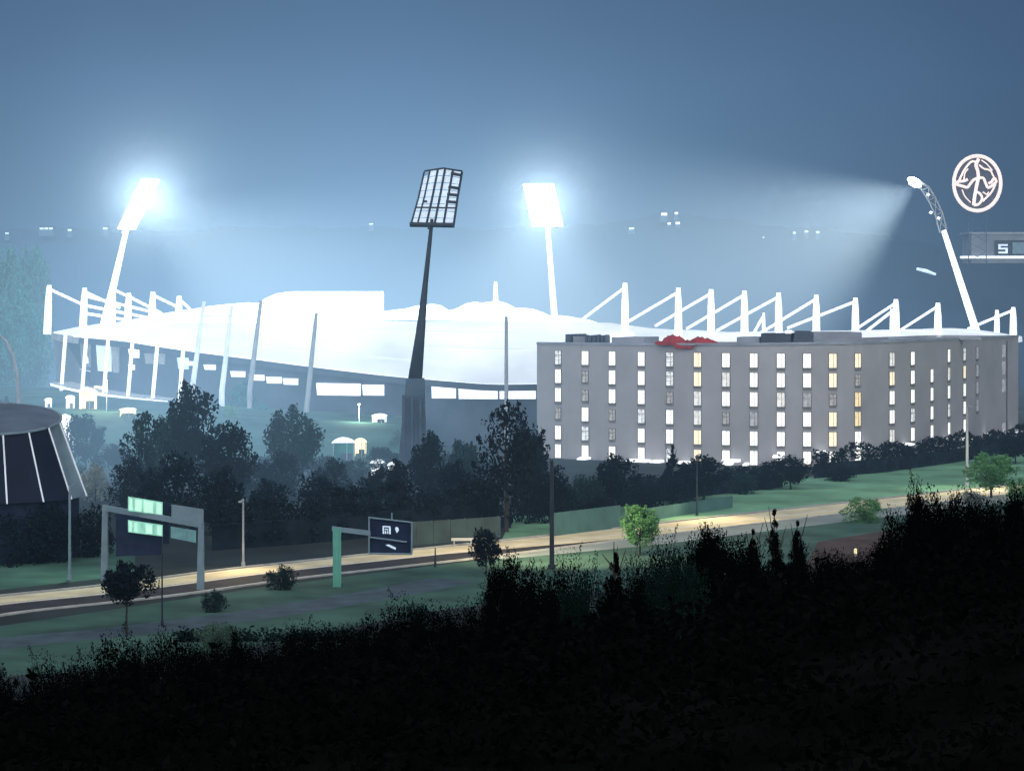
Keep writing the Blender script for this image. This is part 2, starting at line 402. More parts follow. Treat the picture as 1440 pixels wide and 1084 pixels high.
for a, b_, y0, y1, m in ((326, 345, 522, 530, 'canopy'), (352, 372, 527, 535, 'canopy'), (376, 396, 530, 539, 'canopy'), (400, 420, 532, 541, 'canopy'), (262, 272, 508, 514, 'canopy'), (289, 303, 513, 520, 'canopy')):
    ta, tb = th_at(a), th_at(b_); p = E((ta+tb)/2); zt = EYE+(400-y0)/F*p.y; zb = EYE+(400-y1)/F*p.y
    wall_win(st, 'window', ta, tb, lambda t, z=zb: z, lambda t, z=zt: z, M[m])
# left gallery: glazing behind white columns, a floor slab and lit rooms
for a, b_, y0, y1, m in ((116, 128, 480, 516, 'grey_post'), (139, 157, 484, 522, 'paleglow'), (160, 168, 486, 524, 'pane'), (184, 196, 491, 503, 'canopy'), (184, 190, 513, 520, 'canopy'), (206, 232, 497, 512, 'pane'), (122, 126, 502, 512, 'canopy'), (252, 265, 503, 519, 'paleglow'), (136, 150, 543, 568, 'warmlit'), (173, 187, 561, 580, 'warmlit'), (208, 211, 560, 574, 'canopy')):
    ta, tb = th_at(a), th_at(b_); p = E((ta+tb)/2); zt = EYE+(400-y0)/F*p.y; zb = EYE+(400-y1)/F*p.y
    wall_win(st, 'window', ta, tb, lambda t, z=zb: z, lambda t, z=zt: z, M['concrete_pale'] if m == 'pane' else M[m], n=2)
ta, tb = th_at(102), th_at(262)
ring('floor_slab', M['concrete_pale'], 1.045, lambda t: interp([(ta, 8.8), (tb, 7.0)], t), 1.0, lambda t: interp([(ta, 8.9), (tb, 7.1)], t), ta, tb, 1.2)
ring('floor_slab', M['white_steel_glow'], 1.045, lambda t: interp([(ta, 8.2), (tb, 6.4)], t), 1.045, lambda t: interp([(ta, 8.7), (tb, 6.9)], t), ta, tb, 1.2)
for px in (111, 140, 170, 203, 237, 272):
    t = th_at(px); p = E(t, 1.03)
    mb = MB(); mb.tube([Vector((p.x-.6, p.y, 7.2 if px < 262 else 5.0)), Vector((p.x+.2, p.y+.3, ze(t)+.2))], .36, 8); sp(mb, 'column', M['white_steel_glow'])
mb = MB()   # end block of the left stand
a = at(57, 480, 500); a.z = 0
mb.hexa([E(178, 1.0, 0), E(-168, 1.01, 0), E(-168, .9, 0), E(178, .9, 0), E(178, 1.02, 16.8), E(-168, 1.02, 16.8), E(-168, .9, 16.8), E(178, .9, 16.8)])
sp(mb, 'end_block', M['concrete'])
# roof masts with their stay cables
def roof_mast(px, ytop, Y, thick, cable_to, ybot=None, lean=0, m='white_steel_glow', ctop=.05):
    top = at(px, ytop, Y); bot = Vector((top.x-lean, Y, 0 if ybot is None else EYE+(400-ybot)/F*Y))
    mb = MB(); r = thick/F*Y/2
    mb.tube([bot, lerp(bot, top, .7), top, top+Vector((0, 0, .3))], [r*1.35, r*1.15, r*.8, r*.72], 6)
    o = sp(mb, 'roof_mast', M[m])
    if cable_to:
        cx, cy, cY = cable_to
        mb = MB(); mb.tube([lerp(top, bot, ctop), at(cx, cy, cY)], max(.2, 4.0/F*Y/2), 6)
        c = mb.build('stay', M[m], o)
    return o
RM = [(879, 400, 815, 452), (954, 407, 884, 452), (1000, 409, 922, 458), (1047, 411, 966, 462), (1095, 414, 1008, 465), (1148, 417, 1070, 468), (1203, 421, 1108, 461), (1260, 423, 1205, 462), (1319, 428, 1262, 467)]
for px, yt, cx, cy in RM:
    t = th_at(min(px, 1400)); Yp = E(t).y+6
    roof_mast(px, yt, Yp, 8.5, (cx, cy, Yp+18), ybot=480)
roof_mast(1402, 438, 505, 6.5, None, ybot=476); roof_mast(1425, 434, 500, 8, (1362, 462, 516), ybot=476)
roof_mast(1254, 436, 492, 4.5, (1218, 466, 500), ybot=478); roof_mast(1074, 442, 470, 4, (1060, 468, 480), ybot=478)
roof_mast(697, 398, 572, 6, None, ybot=470)
for px, yt, cx, cy, Yp in ((69, 403, 118, 429, 500), (119, 407, 168, 433, 478), (181, 414, 226, 440, 545), (215, 412, 250, 432, 552), (252, 418, 282, 448, 560)):
    roof_mast(px, yt, Yp, 8.5, (cx, cy, Yp+8), ybot=470, lean=0.4)
roof_mast(160, 404, 530, 6, (216, 434, 548), ybot=468, lean=.3)
for q, (y0, y1) in enumerate(((417, 440), (430, 448), (441, 455))):   # rails between the left masts
    mb = MB(); mb.tube([at(122, y0, 480), at(246, y1+6, 556)], .3, 6); sp(mb, 'stay', M['white_steel_glow'])
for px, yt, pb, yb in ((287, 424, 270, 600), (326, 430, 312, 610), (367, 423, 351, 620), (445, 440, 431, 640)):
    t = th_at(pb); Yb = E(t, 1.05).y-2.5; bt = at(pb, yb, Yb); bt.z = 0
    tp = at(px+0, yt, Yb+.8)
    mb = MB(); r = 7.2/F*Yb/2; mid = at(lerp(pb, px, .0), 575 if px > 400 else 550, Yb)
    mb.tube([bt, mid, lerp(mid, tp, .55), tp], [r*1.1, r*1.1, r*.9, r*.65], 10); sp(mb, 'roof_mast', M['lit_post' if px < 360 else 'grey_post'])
# tall roof box with a curved left end behind the near stand
mb = MB(); pts = [(352, 452), (360, 430), (372, 420), (388, 413), (408, 410), (535, 410), (535, 440), (535, 470), (352, 470)]
fr = [at(x, y, 556) for x, y in pts]; bk = [p+Vector((0, 14, 0)) for p in fr]
mb.face(fr); mb.face(bk[::-1])
for i in range(len(fr)):
    j = (i+1) % len(fr); mb.face([fr[i], bk[i], bk[j], fr[j]])
sp(mb, 'roof_box', M['floodlit_far'])

# ------------------------------------------------------------------ hotel
hx = [(755, 392), (800, 388), (850, 385), (900, 381.5), (950, 378.5), (1000, 376), (1050, 374), (1100, 372.5), (1150, 372), (1200, 373), (1235, 377), (1265, 381), (1295, 387), (1325, 396), (1350, 405), (1375, 416), (1400, 429), (1432, 447)]
HP = [Vector(((p-720)/F*Y, Y, 0)) for p, Y in hx]; HP = smoothline(HP, 3)
ho = thing('hotel', 'long curved grey hotel block with rows of lit windows', 'hotel', loc=tuple(HP[0]))
H0 = HP[0].copy()
def hb(mb, name, m, parent=None, smooth=False):
    o = mb.build(name, m, parent or ho, smooth)
    if parent is None: o.location = -H0
    return o
TOPY = [(755, 482), (900, 483.5), (1050, 483.5), (1150, 482), (1220, 481), (1300, 477.5), (1432, 472)]
def topz(p): return EYE-(interp(TOPY, 720+p.x/p.y*F)-400)/F*p.y
def hn(k):
    d = (HP[min(k+1, len(HP)-1)]-HP[max(k-1, 0)]).normalized(); return Vector((-d.y, d.x, 0)), d
mb = MB(); D = 15
for k in range(len(HP)-1):
    a, b_ = HP[k], HP[k+1]; na, nb = hn(k)[0]*D, hn(k+1)[0]*D; u = Vector((0, 0, 1))
    mb.face([a, b_, b_+u*topz(b_), a+u*topz(a)]); mb.face([b_+nb, a+na, a+na+u*topz(a), b_+nb+u*topz(b_)])
a = HP[0]; na = hn(0)[0]*D; mb.face([a+na, a, a+u*topz(a), a+na+u*topz(a)])
k = len(HP)-1; a = HP[k]; na = hn(k)[0]*D; mb.face([a, a+na, a+na+u*topz(a), a+u*topz(a)])
hb(mb, 'wall', M['hotel'])
mb = MB()
for k in range(len(HP)-1):
    a, b_ = HP[k], HP[k+1]; na, nb = hn(k)[0], hn(k+1)[0]
    mb.face([a+na*.4+u*(topz(a)-.35), b_+nb*.4+u*(topz(b_)-.35), b_+nb*(D-.4)+u*(topz(b_)-.35), a+na*(D-.4)+u*(topz(a)-.35)])
hb(mb, 'roof', M['roofdeck'])
mb = MB()
for k in range(len(HP)-1):
    a, b_ = HP[k], HP[k+1]; na, nb = hn(k)[0], hn(k+1)[0]; za, zb = topz(a), topz(b_)
    mb.hexa([a-na*.12+u*(za-.28), b_-nb*.12+u*(zb-.28), b_+nb*.4+u*(zb-.28), a+na*.4+u*(za-.28), a-na*.12+u*(za+.12), b_-nb*.12+u*(zb+.12), b_+nb*.4+u*(zb+.12), a+na*.4+u*(za+.12)])
hb(mb, 'parapet', M['roofdeck'])
def on_wall(px):
    for k in range(len(HP)-1):
        v0 = 720+HP[k].x/HP[k].y*F; v1 = 720+HP[k+1].x/HP[k+1].y*F
        if v0 <= px <= v1:
            t = (px-v0)/(v1-v0); p = lerp(HP[k], HP[k+1], t); n, d = hn(k); n2, d2 = hn(k+1)
            return p, lerp(n, n2, t).normalized(), lerp(d, d2, t).normalized()
wf = MB(); w2, h2 = .64, 1.08     # window frame ring + pane, built once and copied
def framemesh():
    mb = MB(); t = .09
    for c, d in (((-w2, 0, 0), (t, .10, 2*h2)), ((w2, 0, 0), (t, .10, 2*h2)), ((0, 0, h2+t/2), (2*w2+t, .14, t)), ((0, -.02, -h2-t/2), (2*w2+.2, .2, t)), ((0.12, .0, 0), (.05, .07, 2*h2-.01))):
        mb.box(c, d)
    mb.box((0, .02, -h2-.30), (2*w2+.06, .07, .40), m=1)
    return mb.mesh('window', [M['frame'], M['spandrel']])
WM = framemesh()
PM = []
for k, pm in enumerate(PANES):
    mb = MB(); full = k not in (4, 5)
    mb.face([(-w2+.05, -.012, -h2+.0), (w2-.05, -.012, -h2+.0), (w2-.05, -.012, h2), (-w2+.05, -.012, h2)])
    if not full:
        mb.box((0, -.03, h2*.35), (2*w2-.15, .03, .08), m=1); mb.box((0, -.03, -h2*.35), (2*w2-.15, .03, .06), m=1)
    me = mb.mesh('pane', [pm, M['frame']]); PM.append(me)
nwin = 0
def window(px, z, k, s=1.0, hs=1.0, parent=None):
    global nwin
    p, n, d = on_wall(px)
    o = link('window', WM, ho); o.location = p-n*.045+Vector((0, 0, z))-H0
    o.rotation_euler = (0, 0, math.atan2(d.y, d.x)); o.scale = (s, 1, hs)
    link('pane', PM[k], o); nwin += 1
    return o
ROWZ = [16.25, 13.25, 10.25, 7.25, 4.2, 1.2]
COLS = {785: '600501', 823: '067040', 861: '600152'.replace('6', '0').replace('4', '5'), 902: '000505', 942: '555006', 981: '331133', 1021: '000400', 1060: '000600',
        1098: '005001', 1135: '007200', 1171: '335331', 1206: '163300'}
ALT = {785: '500400', 823: '044050', 861: '000440', 902: '000500', 942: '554005', 981: '112211', 1021: '020400', 1060: '000600', 1098: '002000', 1135: '006000', 1171: '114110', 1206: '143300'}
for px, s in ALT.items():
    for r, ch in enumerate(s):
        window(px, ROWZ[r], int(ch), .86 if ch == '4' else 1, .8 if ch == '4' else 1)
FARC = {1254: '21002', 1283: '00050', 1310: '-0000', 1334: '02050', 1356: '51000', 1374: '66660', 1394: '6666-'}
for px, s in FARC.items():
    for r, ch in enumerate(s):
        if ch == '-' or nwin >= 100: continue
        window(px, ROWZ[r], int(ch), 1.12 if px < 1350 else 1.35, .95)
mb = MB()      # last column by the glazed stair tower
p, n, d = on_wall(1411)
for z in (2.0, 9.8, 13, 16):
    mb.box(p-n*.08+Vector((0, 0, z)), (2.4, .1, 2.2), rz=math.atan2(d.y, d.x))
hb(mb, 'stair_glazing', PANES[6])
mb = MB(); mb.tube([p+d*2.2-n*.2+Vector((0, 0, .2)), p+d*2.2-n*.2+Vector((0, 0, 17.8))], .12, 6); hb(mb, 'downpipe', M['frame'])
# roof plant, and the white hoods over the ground floor
def roofbox(x0, x1, ytop, ybot, m, name='plant_box', depth=5, slope=0, back=.5):
    p, n, d = on_wall((x0+x1)/2); Yc = p.y+back
    a, b_ = at(x0, ybot, Yc), at(x1, ybot, Yc); zt = EYE+(400-ytop)/F*Yc; zb = topz(p)-.34
    a.z = b_.z = zb; bk = n*depth; U = Vector((0, 0, zt-zb)); sx = (b_-a).normalized()*slope
    mb = MB(); mb.hexa([a, b_, b_+bk, a+bk, a+U+sx, b_+U-sx, b_+bk+U-sx, a+bk+U+sx]); return hb(mb, name, m)
roofbox(1070, 1112, 469, 486, M['concrete_dark']); roofbox(1114, 1146, 466, 486, M['concrete_dark'], slope=.6)
roofbox(1143, 1213, 467, 487, M['roofdeck'], slope=.15, back=3)
roofbox(1036, 1068, 474, 488, M['roofdeck']); roofbox(860, 905, 474, 486, M['roofdeck'], back=3); roofbox(806, 858, 473, 486, M['concrete'], back=3)
roofbox(1104, 1112, 465, 470, M['canopy'], back=1); roofbox(858, 870, 468, 484, M['canopy'], back=2); roofbox(795, 802, 470, 484, M['concrete_dark'], back=2)
roofbox(1290, 1380, 474, 486, M['roofdeck'], back=5)
for k in range(9):
    roofbox(806+k*5.6, 809+k*5.6, 470+random.random()*2, 480, M['concrete_dark'], name='vent', depth=.7, back=2.4)
for x0, x1, y in ((818, 832, 664), (886, 918, 659), (920, 935, 661), (958, 972, 653), (1018, 1042, 646), (1024, 1032, 657), (1048, 1054, 657), (1088, 1103, 640), (1147, 1162, 634), (1200, 1222, 628), (1265, 1277, 623), (1322, 1334, 617), (1345, 1356, 616), (1376, 1392, 610), (1430, 1440, 605)):
    x0 = min(x0, 1415); x1 = min(x1, 1428)
    p, n, d = on_wall((x0+x1)/2); w = (x1-x0)/F*p.y; zc = EYE+(400-y)/F*(p.y-1.5); zc = max(zc, .5)
    mb = MB(); rz = math.atan2(d.y, d.x); o = p-n*1.1+Vector((0, 0, zc))
    m3 = Matrix.Rotation(rz, 3, 'Z')
    pr = [(-.9, 0), (-.9, .12), (-.3, .30), (.6, .38), (1.0, .38), (1.0, 0)]
    A = [o+m3@Vector((-w/2, q, z-.4)) for q, z in pr]; B = [o+m3@Vector((w/2, q, z-.4)) for q, z in pr]
    mb.face(A[::-1]); mb.face(B)
    for i in range(6): mb.face([A[i], B[i], B[(i+1) % 6], A[(i+1) % 6]])
    hb(mb, 'hood', M['canopy'])
# red cloth on the roof edge
mb = MB(); random.seed(12)
NX, NY = 26, 7; p0 = at(922, 478, 379.0); p1 = at(1010, 478, 376.0)
P = []
for i in range(NX):
    t = i/(NX-1)
    env = interp([(0, .1), (.12, .5), (.2, 1.6), (.42, 1.5), (.47, .7), (.6, .8), (.66, 1.6), (.8, 1.1), (.95, .55), (1, .15)], t)
    row = []
    for j in range(NY):
        v = j/(NY-1)
        h = interp([(0, -.9 if .3 < t < .62 else -.25), (.25, .15), (.5, env*.95), (.75, env*.6), (1, 0)], v)
        row.append(lerp(p0, p1, t)+Vector((random.uniform(-.1, .1), lerp(-.35, 3.0, v)+random.uniform(-.1, .1), 0)))
        row[-1].z = 18.75+h*.85+random.uniform(-.22, .22)*(v > .2)
    P.append(row)
for i in range(NX-1):
    for j in range(NY-1): mb.face([P[i][j], P[i+1][j], P[i+1][j+1], P[i][j+1]])
tag(mb.build('tarpaulin', M['red']), 'crumpled red cloth lying over the hotel roof edge', 'tarpaulin')

# ------------------------------------------------------------------ floodlight masts
def flood(label, foot, knee, w, h, rows, cols, face, dark=False, slant=0.0, name='floodlight_mast', r0=1.0, r1=.45, lampm='lampglow', plane=None):
    """foot/knee world points; head of w x h above the knee, tilted with slant; face = direction the lamps look"""
    f = thing(name, label, 'floodlight', loc=tuple(foot)); o0 = -Vector(foot)
    pm = 'dark_steel' if dark else 'white_steel_glow'
    mb = MB(); mb.tube([foot, lerp(foot, knee, .35), lerp(foot, knee, .7), knee], [r0, lerp(r0, r1, .45), lerp(r0, r1, .8), r1], 12)
    o = mb.build('pole', M[pm], f, True); o.location = o0
    ax = Vector(face).normalized(); side = Vector((0, 0, 1)).cross(ax).normalized()*-1
    up = (Vector((0, 0, 1))+side*slant).normalized() if plane is None else Vector(plane).normalized()
    def q(u_, v_, d_=0): return Vector(knee)+side*u_+up*v_+ax*d_
    fm = M['dark_steel'] if dark else M['white_steel_glow']
    hd = MB()
    for i in range(cols+1):
        uu = -w/2+w*i/cols; hd.tube([q(uu, 0), q(uu, h)], .16 if dark else .14, 6)
    for j in ((0, rows) if dark else range(rows+1)):
        vv = h*j/rows; hd.tube([q(-w/2, vv), q(w/2, vv)], .17 if j in (0,) else .09, 6)
    hd.tube([q(0, -1.2), q(0, 0)], r1*1.1, 8)
    head = hd.build('light_rack', fm, f); head.location = o0
    for i in range(cols):
        for j in range(rows):
            c = q(-w/2+w*(i+.5)/cols, h*(j+.5)/rows, .12)
            lb = MB(); a_, b_ = w/cols*.46, h/rows*.46
            lb.hexa([c-side*a_-up*b_, c+side*a_-up*b_, c+side*a_*.7-up*b_*.7-ax*.45, c-side*a_*.7-up*b_*.7-ax*.45,
                     c-side*a_+up*b_, c+side*a_+up*b_, c+side*a_*.7+up*b_*.7-ax*.45, c-side*a_*.7+up*b_*.7-ax*.45])
            lb.build('lamp', M[lampm], head)
    return f
pitch = Vector((0, 505, 2))
def spot(name, p, target, power, size, parent, blend=.6):
    ld = bpy.data.lights.new(name, 'SPOT'); ld.energy = power; ld.color = (.86, .94, 1); ld.spot_size = R(size); ld.spot_blend = blend; ld.shadow_soft_size = 2.5
    o = link(name, ld, parent); d = (Vector(target)-Vector(p)).normalized()
    o.location = Vector(p)-Vector(parent.location); o.rotation_euler = d.to_track_quat('-Z', 'Y').to_euler(); return o
A1 = at(208, 278, 505); f = flood('floodlight mast with glowing rack leaning right at the far left', at(117, 460, 512).xy.to_3d()+Vector((0, 0, 0)), at(178, 322, 506), 4.9, 11.5, 6, 3, (.75, -.62, -.2), slant=0, plane=(.44, 0, .9), r0=1.5, r1=.55)
spot('floodlight_beam', A1, pitch, 260000, 95, f)
A2 = at(765, 280, 612); f = flood('floodlight mast with a glowing square rack right of the dark mast', Vector((at(788, 460, 615).x, 615, 0)), at(770, 318, 612), 7.8, 10.8, 6, 5, (-.1, -1, -.2), plane=(-.22, 0, 1), r0=1.15, r1=.6)
spot('floodlight_beam', A2, Vector((0, 480, 2)), 260000, 100, f)
# right mast seen from the side: curved truss
ft = at(1409, 468, 540); ft.z = 0
f = thing('floodlight_mast', 'slanting floodlight mast with a side-on truss head at the far right', 'floodlight', loc=tuple(ft)); o0 = -ft
kn = at(1327, 324, 535)
mb = MB(); mb.tube([ft, lerp(ft, kn, .5), kn], [1.0, .85, .6], 12); o = mb.build('pole', M['white_steel_glow'], f, True); o.location = o0
tr = MB(); top = at(1289, 256, 533); bow = [kn, at(1321, 300, 534), at(1311, 279, 533.5), at(1302, 265, 533), top]
back = [p+Vector((.75, .4, .25)) for p in bow]; fwd = [p+Vector((-.9, -.4, -.5)) for p in bow[:4]]+[top]
for ch in (back, fwd): tr.tube(ch, .16, 6)
for i in range(4):
    tr.tube([back[i], fwd[i+1]], .10, 5); tr.tube([fwd[i], back[i+1]], .10, 5); tr.tube([fwd[i], back[i]], .12, 5)
head = tr.build('light_rack', M['grey_post'], f); head.location = o0
lb = MB(); c = at(1286, 256, 533)
lb.tube([c+Vector((-1.3, -.3, .7)), c+Vector((-.7, 0, .3)), c+Vector((.6, 0, -.4)), c+Vector((1.3, .2, -1.0))], [.45, .95, .95, .4], 10)
lb.build('lamp', M['paleglow' if False else 'lampglow'], head)
for i, (px, py) in enumerate(((1306, 301), (1302, 276), (1317, 309))):
    c = at(px+3, py-2, 533); lb = MB(); lb.box(c, (.5, 1.2, .5), tilt=Matrix.Rotation(.5, 3, 'Y')); lb.build('lamp', M['white_steel_glow'], head)
A3 = at(1290, 262, 533)
spot('floodlight_beam', A3, Vector((0, 495, 2)), 200000, 90, f)
# the unlit mast in front, seen from behind
Yd = 326.0; fd = Vector((at(580, 690, Yd).x, Yd, 0)); kd = at(606.5, 319, Yd)
f = thing('floodlight_mast', 'dark floodlight mast leaning right, seen from behind against the sky', 'floodlight', loc=tuple(fd)); o0 = -fd
mb = MB(); mb.tube([at(583, 540, Yd), at(591, 470, Yd), at(598, 400, Yd), kd, at(607.5, 308, Yd)], [1.0, .64, .37, .25, .22], 12); o = mb.build('pole', M['dark_steel'], f, True); o.location = o0
mb = MB()
def sq(px, py, hw, hd): c = at(px, py, Yd); return [c+Vector((-hw, -hd, 0)), c+Vector((hw, -hd, 0)), c+Vector((hw, hd, 0)), c+Vector((-hw, hd, 0))]
def zeroed(q):
    for p in q: p.z = 0
    return q
mb.hexa(zeroed(sq(579, 692, 2.1, 1.9))+sq(584, 532, 1.2, 1.2)); o = mb.build('mast_base', M['basemat'], f); o.location = o0
mb = MB()
for px in (568, 580, 592): mb.box(at(px, 615, Yd)+Vector((0, -1.75, -1.2)), (.35, .3, 14))
o = mb.build('buttress', M['basemat'], f); o.location = o0
# rack of the unlit mast, drawn through its corner points
cor = {'bl': (578, 316), 'br': (638, 317), 'tl': (597, 241), 'tr': (650, 241)}
def hp(u_, v_, dy=0):
    bx = lerp(cor['bl'][0], cor['br'][0], u_); tx = lerp(cor['tl'][0], cor['tr'][0], u_)
    by = lerp(cor['bl'][1], cor['br'][1], u_); ty = lerp(cor['tl'][1], cor['tr'][1], u_)-4*math.sin(u_*PI)
    return at(lerp(bx, tx, v_), lerp(by, ty, v_), Yd)+Vector((0, dy, 0))
hd = MB()
US = [0, .15, .36, .55, .76, 1]
for u_ in US: hd.tube([hp(u_, 0, -.3), hp(u_*.97+.02, .5, -.3), hp(u_, .99, -.3)], .155 if u_ not in (0, .15) else .12, 6)
hd.tube([hp(-.03, 0, -.3), hp(1.02, 0, -.3)], .34, 8); hd.tube([hp(0.03, .32, -.3), hp(1, .32, -.3)], .11, 6)
hd.tube([hp(0, 1, -.3), hp(.5, 1, -.3), hp(1, 1, -.3)], .12, 6)
for v_ in (.42, .55, .68, .92): hd.tube([hp(.72, v_, -.4), hp(.97, v_, -.4)], .20, 6)
hd.tube([hp(.15, .42, -.3), hp(.26, .42, -.3)], .16, 6); hd.tube([hp(.45, -.08, -.3), hp(.45, 0, -.3)], .25, 6)
head = hd.build('light_rack', M['dark_steel'], f); head.location = o0
for i in range(5):
    for j in range(8):
        a_, b_ = US[i]+.015, US[i+1]-.015; v0, v1 = j/8+.008, (j+1)/8-.008
        if i == 0: v1 = min(v1, .9)
        pm = MB(); pm.hexa([hp(a_, v0), hp(b_, v0), hp(b_, v0, .35), hp(a_, v0, .35), hp(a_, v1), hp(b_, v1), hp(b_, v1, .35), hp(a_, v1, .35)])
        pm.build('lamp', M['paleglow'], head)  # pale sheets, glow through the rack painted as emission
# ------------------------------------------------------------------ gantry and signs over the road
Yg = 229.0; Yh = 222.0
ga = Vector((at(147, 0, Yg).x, Yg, 0)); gb = Vector((at(282, 0, Yh).x, Yh, 0))
ga_t = at(148, 714, Yg); gb_t = at(283, 738, Yh)
gt = thing('sign_gantry', 'grey portal gantry with two green lit sign boards over the road', 'sign gantry', loc=tuple(ga))
def gbuild(mb, name, m, root, parent=None):
    o = mb.build(name, m, parent or root)
    if parent is None: o.location = -Vector(root.location)
    return o
for p, t_ in ((ga, ga_t), (gb, gb_t)):
    mb = MB(); a_, b_ = .33, .24
    mb.hexa([p+Vector(q) for q in ((-a_, -a_, 0), (a_, -a_, 0), (a_, a_, 0), (-a_, a_, 0))]+[t_+Vector(q) for q in ((-b_, -b_, .25), (b_, -b_, .25), (b_, b_, .25), (-b_, b_, .25))])
    gbuild(mb, 'post', M['portal'], gt)
gd = (gb_t-ga_t).normalized(); gn = Vector((0, -1, 0))
def beam(a, b, hh, dd, mb=None):
    mb = mb or MB(); z = Vector((0, 0, hh/2)); y = Vector((0, dd/2, 0))
    mb.hexa([a-z-y, b-z-y, b-z+y, a-z+y, a+z-y, b+z-y, b+z+y, a+z+y]); return mb
gbuild(beam(ga_t-gd*.3, gb_t+gd*.3, .5, .5), 'beam', M['portal'], gt)
def panelbox(mb, x0, x1, yt0, yb0, yt1, yb1, Y, d=.12, m=0):
    mb.hexa([at(x0, yb0, Y), at(x1, yb1, Y), at(x1, yb1, Y)+Vector((0, d, 0)), at(x0, yb0, Y)+Vector((0, d, 0)), at(x0, yt0, Y), at(x1, yt1, Y), at(x1, yt1, Y)+Vector((0, d, 0)), at(x0, yt0, Y)+Vector((0, d, 0))], m)
for (x0, x1, a0, c0, a1, c1, mt, strips) in ((180, 228.5, 698, 718, 706, 725, 'sign_green', ((182, 186), (190, 199), (202, 215), (220, 227))),
      (180, 228.5, 731, 748, 738, 754, 'sign_green', ((182, 185), (189, 193), (205, 214), (221, 227))),
      (241, 286, 709, 731, 716, 736, 'portal', ()), (240, 275.5, 740, 756, 746, 763, 'sign_teal', ((262, 264),))):
    mb = MB(); panelbox(mb, x0, x1, a0, c0, a1, c1, 225.6); pn = gbuild(mb, 'sign_board', M[mt], gt)
    for s0, s1 in strips:
        f0 = (s0-x0)/(x1-x0); f1 = (s1-x0)/(x1-x0); mb = MB()
        panelbox(mb, s0, s1, lerp(a0, a1, f0)+2, lerp(c0, c1, f0)-1.5, lerp(a0, a1, f1)+2, lerp(c0, c1, f1)-1.5, 225.52, .05)
        mb.build('sign_strip', M['sign_strip' if mt == 'sign_green' else 'portal'], pn)
mb = MB(); panelbox(mb, 163, 228, 722, 782, 731, 780, 226.2, .1); gbuild(mb, 'sign_board', M['sign_dark'], gt)
mb = MB(); panelbox(mb, 229.5, 238, 706, 764, 707, 765, 226.2, .1); gbuild(mb, 'sign_board', M['sign_dark'], gt)
# cantilever sign
Yc = 224.0; pb = Vector((at(474, 0, Yc).x, Yc, 0)); pt = at(474, 742, Yc)
cs = thing('cantilever_sign', 'thick green post with an arm carrying a dark framed sign', 'sign', loc=tuple(pb))
mb = MB(); mb.box(pb+Vector((0, 0, pt.z/2)), (.75, .6, pt.z)); mb.box(pb+Vector((0.0, -.36, pt.z/2)), (.25, .1, pt.z-.1)); gbuild(mb, 'post', M['green_steel'], cs)
gbuild(beam(at(467, 743, Yc), at(521, 749.5, Yc), .42, .45), 'arm', M['portal'], cs)
fr = MB()
for a, b_ in (((519, 727), (519, 778)), ((579, 734), (579, 779)), ((518, 727.5), (580, 734.5)), ((519, 755), (572, 762)), ((519, 778), (579, 779)), ((551, 721), (551, 732))):
    fr.tube([at(a[0], a[1], Yc-.1), at(b_[0], b_[1], Yc-.1)], .085 if a[0] != 551 else .07, 6)
sf = gbuild(fr, 'sign_frame', M['portal'], cs)
mb = MB(); panelbox(mb, 520, 578, 728.5, 777, 735, 778, Yc+.02, .1); sb = gbuild(mb, 'sign_board', M['sign_dark'], cs)
lt = MB()      # the two pale characters and the smudge below them
for x0, x1, y0, y1 in ((538, 549, 739, 741), (538, 540, 741, 750), (547, 549.5, 741, 750.5), (541, 546, 743, 744.5), (541, 543, 746, 750), (544.5, 546, 746, 750)):
    panelbox(lt, x0, x1, y0, y1, y0+.6, y1+.6, Yc-.04, .03)
lt.face([at(555.5, 744, Yc-.04), at(558, 749.5, Yc-.04), at(561, 745.5, Yc-.04), at(560, 741.5, Yc-.04), at(556.5, 740.5, Yc-.04)])
lt.face([at(542, 766, Yc-.04), at(556, 773, Yc-.04), at(557, 770, Yc-.04), at(547, 765, Yc-.04)])
lt.build('lettering', M['sign_letter'], sb)

# ------------------------------------------------------------------ lamp poles
def pole(px, ytop, ybase, w, m, label, Y=None, arm=0, lamp=None, name='lamp_pole'):
    Y = Y or gY(ybase); x = at(px, 0, Y).x; zb = hz(x, Y) if Y < 165 else 0; zt = at(px, ytop, Y).z
    t = thing(name, label, 'pole', loc=(x, Y, zb)); r = w/F*Y/2
    mb = MB(); mb.tube([(0, 0, 0), (0, 0, (zt-zb)*.5), (0, 0, zt-zb)], [r*1.15, r, r*.8], 10); mb.build('pole', M[m], t)
    mb = MB(); mb.tube([(0, 0, 0), (0, 0, .5)], [r*2, r*1.8], 10); mb.build('foot', M[m], t)
    if arm:
        mb = MB(); mb.box((0, arm/2, zt-zb), (.12, abs(arm)+.2, .12)); mb.box((0, arm, zt-zb-.02), (.34, .8, .14)); mb.build('lamp_head', M[m], t)
    if lamp:
        ld = bpy.data.lights.new('lamp_light', 'SPOT'); ld.energy = lamp[0]; ld.color = lamp[1]; ld.shadow_soft_size = .35; ld.spot_size = R(150); ld.spot_blend = 1
        o = link('lamp_light', ld, t); o.location = (0, arm*1.05, zt-zb-.4); o.rotation_euler = (R(lamp[2] if len(lamp) > 2 else 0), 0, 0)
    return t
WARM = (1, .80, .50); COOL = (.70, 1, .85)
pole(98, 684, 815, 4, 'portal', 'grey lamp pole between the round pavilion and the gantry', arm=2.4, lamp=(2500, COOL, 0))
pole(342, 702, 797, 3.2, 'grey_post', 'slim pale pole right of the green sign gantry', arm=-2.4, lamp=(2300, WARM, -30))
pole(776, 648, 800, 6, 'dark_steel', 'thick dark lamp pole in front of the hotel\'s left end', arm=2.8, lamp=(17000, WARM, 42))
pole(228, 765, 880, 2.2, 'dark_steel', 'thin dark pole below the gantry')
